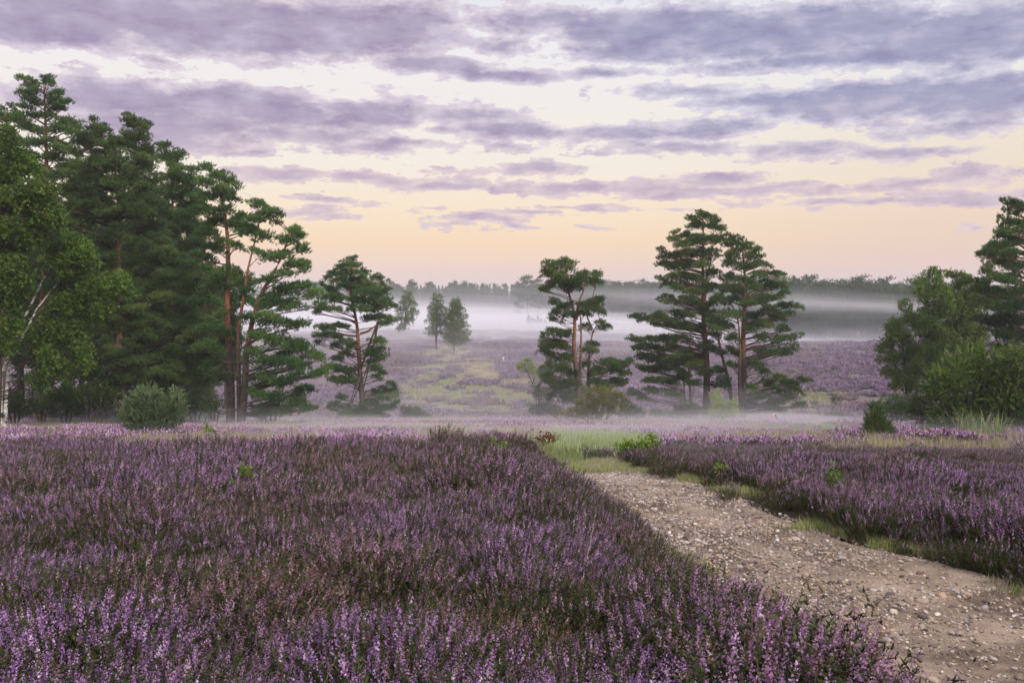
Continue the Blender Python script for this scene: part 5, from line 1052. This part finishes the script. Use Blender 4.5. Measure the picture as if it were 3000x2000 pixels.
# ---------------------------------------------------------------- posts, sign, seedlings, tussocks
M['paleplastic'] = plain('weathered_white', (.72, .74, .72)); M['red'] = plain('sign_red', (.52, .03, .035), .4); M['white'] = plain('sign_white', (.82, .82, .84), .4); M['steel'] = plain('galvanised_post', (.55, .58, .58), .45, .3); M['wood'] = plain('grey_wood', (.16, .13, .10), .9)
for i, (zx, zy, hh, ln, lb) in enumerate([(1420, 772, 15, .05, 'leftmost of the four pale tree guards on the misty heath'), (1481, 782, 22, .22, 'slanting pale tree guard, second from the left'), (1512, 804, 34, 0, 'tallest and nearest pale tree guard on the misty heath'), (1526, 768, 22, -.12, 'rightmost pale tree guard, leaning left')]):
    g = ground(*Z2(zx, zy)); h = max(hh / 2.24 / F * g[1], .7); root = empty('tree_guard', (g[0], g[1], g[2] - .05)); tag(root, lb, 'tree guard', 'pale tree guards on the misty heath')
    mb = MB(); n = 12; an = np.arange(n) / n * 6.283
    for rr, z0, z1, fl in ((.11, 0, h, 1), (.095, 0, h - .01, -1)):
        V = [[math.cos(a) * rr + ln * z, math.sin(a) * rr, z] for z in (z0, z1) for a in an]; mb.add(V, [[k, (k + 1) % n, n + (k + 1) % n, n + k][::fl] for k in range(n)])
    V = [[math.cos(a) * q + ln * h, math.sin(a) * q, h] for q in (.11, .095) for a in an]; mb.add(V, [[k, (k + 1) % n, n + (k + 1) % n, n + k] for k in range(n)])
    mb.build('tube', M['paleplastic'], root)
    st = MB(); st.tube([[.14 + 0, 0, 0], [.14 + ln * h * .9, 0, h * .9]], .025, 6); st.build('stake', M['wood'], root)
def sign():
    g = ground(2266, 1241); D_ = g[1]; k = D_ / F; root = empty('sign_post', (g[0], g[1], g[2])); tag(root, 'small red and white sign on a pale metal post by the sandy track', 'sign')
    p = MB(); H = 31 * k; p.tube([[0, 0, -.1], [0, 0, H]], .8 * k, 10); p.tube([[0, 0, H], [0, 0, H + .01]], [.8 * k, .1 * k], 10); p.build('post', M['steel'], root)
    def plate(V, y0, y1, m, nm, par):
        n = len(V); q = MB(); A_ = [[v[0], y0, v[1]] for v in V]; B_ = [[v[0], y1, v[1]] for v in V]; q.add(A_ + B_, [list(range(n))]); q.add(A_ + B_, [list(range(2 * n - 1, n - 1, -1))]); q.add(A_ + B_, [[i, n + i, n + (i + 1) % n, (i + 1) % n] for i in range(n)]); return q.build(nm, m, par)
    b, t, w = 14.5 * k, 29.5 * k, 5.6 * k; y = -.9 * k
    pl = plate([(-w, b), (-w * .75, b - .8 * k), (w * .75, b - .8 * k), (w, b), (w, t), (w * .9, t + .5 * k), (-w * .9, t + .5 * k), (-w, t)], y, y - .02, M['red'], 'sign_plate', root)
    plate([(0, t - 6.5 * k), (w * .72, t), (-w * .72, t)], y - .023, y - .03, M['white'], 'white_triangle', pl)
    plate([(-.4 * w, t - 11.3 * k), (.8 * w, t - 10.8 * k), (.8 * w, t - 9.5 * k), (-.2 * w, t - 9.8 * k)], y - .023, y - .03, M['white'], 'white_bar', pl)
sign()
def fallen(name, pts, D_, rad, lb):
    W = np.array([at(px, py, D_) for px, py in pts]); W[:, 2] += T(W[-1, 0], D_) - W[-1, 2] + .03; b = W[-1]; mb = MB(); mb.tube(W, rad, 6); o = mb.build(name, M['barkdark'], None, tuple(b)); o.location = tuple(b); tag(o, lb, 'branch')
fallen('fallen_branch', [(2270, 1213), (2276, 1226), (2282, 1233), (2292, 1240), (2298, 1244)], 57, [.05, .05, .06, .05, .03], 'dark dead branch slanting to the ground right of the small sign')

BL = [leaf_tmpl(800 + i, n=5, L=.05, ls=.042, spread=.02) for i in range(3)]
def seedling(name, label, pts, base, n, D_, mt='bright', size=1.0, hh=.5):
    """leafy shoots; pts: leaf cluster pixel positions, base: pixel of the foot"""
    b = at(*base, D_); b[2] = T(b[0], D_); root = empty(name, tuple(b)); tag(root, label, 'seedling'); st = MB(); lv = MB(); r = np.random.default_rng(len(label))
    for (px, py) in pts:
        e = at(px, py, D_ + r.normal() * .06); e[2] = max(e[2] + .07, b[2] + .30); st.tube([b, (b + e) / 2 + [0, 0, .05], e], [.006, .004, .002], 4)
        m = n; p = e + r.normal(size=(m, 3)) * .03 * size; g = r.integers(0, 3, m)
        for t in range(3): lv.stamp(BL[t], p[g == t], unit((g == t).sum(), .5, r), size * r.uniform(.7, 1.2, (g == t).sum()), r.uniform(.2, 1, (g == t).sum()))
    st.build('stem', M['barkdark'], root, tuple(b)); lv.build('leaves', M[mt], root, tuple(b))
S = lambda l: [DS(a, b) for a, b in l]
seedling('birch_seedling', 'bright green birch seedling in the heather left of centre, in two sprays', S([(562, 1092), (568, 1100), (545, 1130), (555, 1138), (540, 1142), (580, 1140), (590, 1150), (575, 1160), (600, 1158), (610, 1155), (565, 1155), (585, 1168), (572, 1115), (550, 1120)]), DS(570, 1210), 4, 9.3)
seedling('birch_seedling', 'thin green shoot sticking up beside the round juniper at left', S([(478, 985), (484, 992), (470, 998), (480, 1003), (474, 990), (488, 1000)]), DS(480, 1040), 3, 17, size=1.1)
seedling('birch_seedling', 'bright yellow-green seedling at the left shoulder of the path', S([(1135, 1025), (1142, 1035), (1150, 1040), (1160, 1032), (1138, 1050), (1150, 1056), (1162, 1048), (1130, 1062), (1145, 1068), (1165, 1062), (1155, 1078)]), DS(1150, 1110), 5, 15.5, size=1.1)
seedling('birch_seedling', 'vivid green leafy clump at the right shoulder of the path', S([(1440, 1040), (1450, 1030), (1465, 1035), (1478, 1028), (1495, 1022), (1500, 1012), (1485, 1018), (1460, 1048), (1445, 1052), (1432, 1045), (1510, 1028), (1475, 1042), (1425, 1052), (1490, 1034)]), DS(1460, 1075), 7, 18.5, size=1.5)
seedling('birch_seedling', 'green young shoot standing in the heather bank right of the path', S([(1905, 1098), (1912, 1105), (1918, 1112), (1908, 1118), (1915, 1128), (1904, 1125), (1922, 1120)]), DS(1912, 1175), 4, 9.5, size=.9, mt='juniper')
seedling('birch_seedling', 'pale green shoot at the foot of the heather bank by the mossy verge', S([(1655, 1085), (1660, 1075), (1650, 1090), (1645, 1098), (1665, 1092)]), DS(1655, 1120), 3, 12.2, size=.8)
seedling('oak_seedling', 'reddish brown leafy shoots at the left end of the path', S([(1240, 1010), (1250, 1014), (1262, 1008), (1270, 1015), (1280, 1012), (1248, 1024), (1262, 1026), (1236, 1020)]), DS(1258, 1050), 6, 21, size=1.4, mt='brownleaf')
def tussock(px, py, D_, H, n, lb, R=.3, w=.012, mt='reed'):
    p = at(px, py, D_); o = grass_proto(int(px), n=n, R=R, H=H, w=w, m=M[mt], bend=.9); o.name = 'grass_tussock'; COL.objects.link(o); o.location = (p[0], D_, T(p[0], D_) - .02); tag(o, lb, 'grass tussock', 'pale grass tussocks')
q = Z4(990, 1390); tussock(*q, 33, 1.0, 90, 'left one of the two tall pale grass tussocks below the large juniper')
q = Z4(1130, 1410); tussock(*q, 31, .95, 150, 'wider right one of the two tall pale grass tussocks below the large juniper', R=.45)
q = DS(1285, 1040); tussock(*q, 19.5, .34, 160, 'bright green grass clump at the left edge where the path begins to fade', R=.5, w=.008, mt='grass')
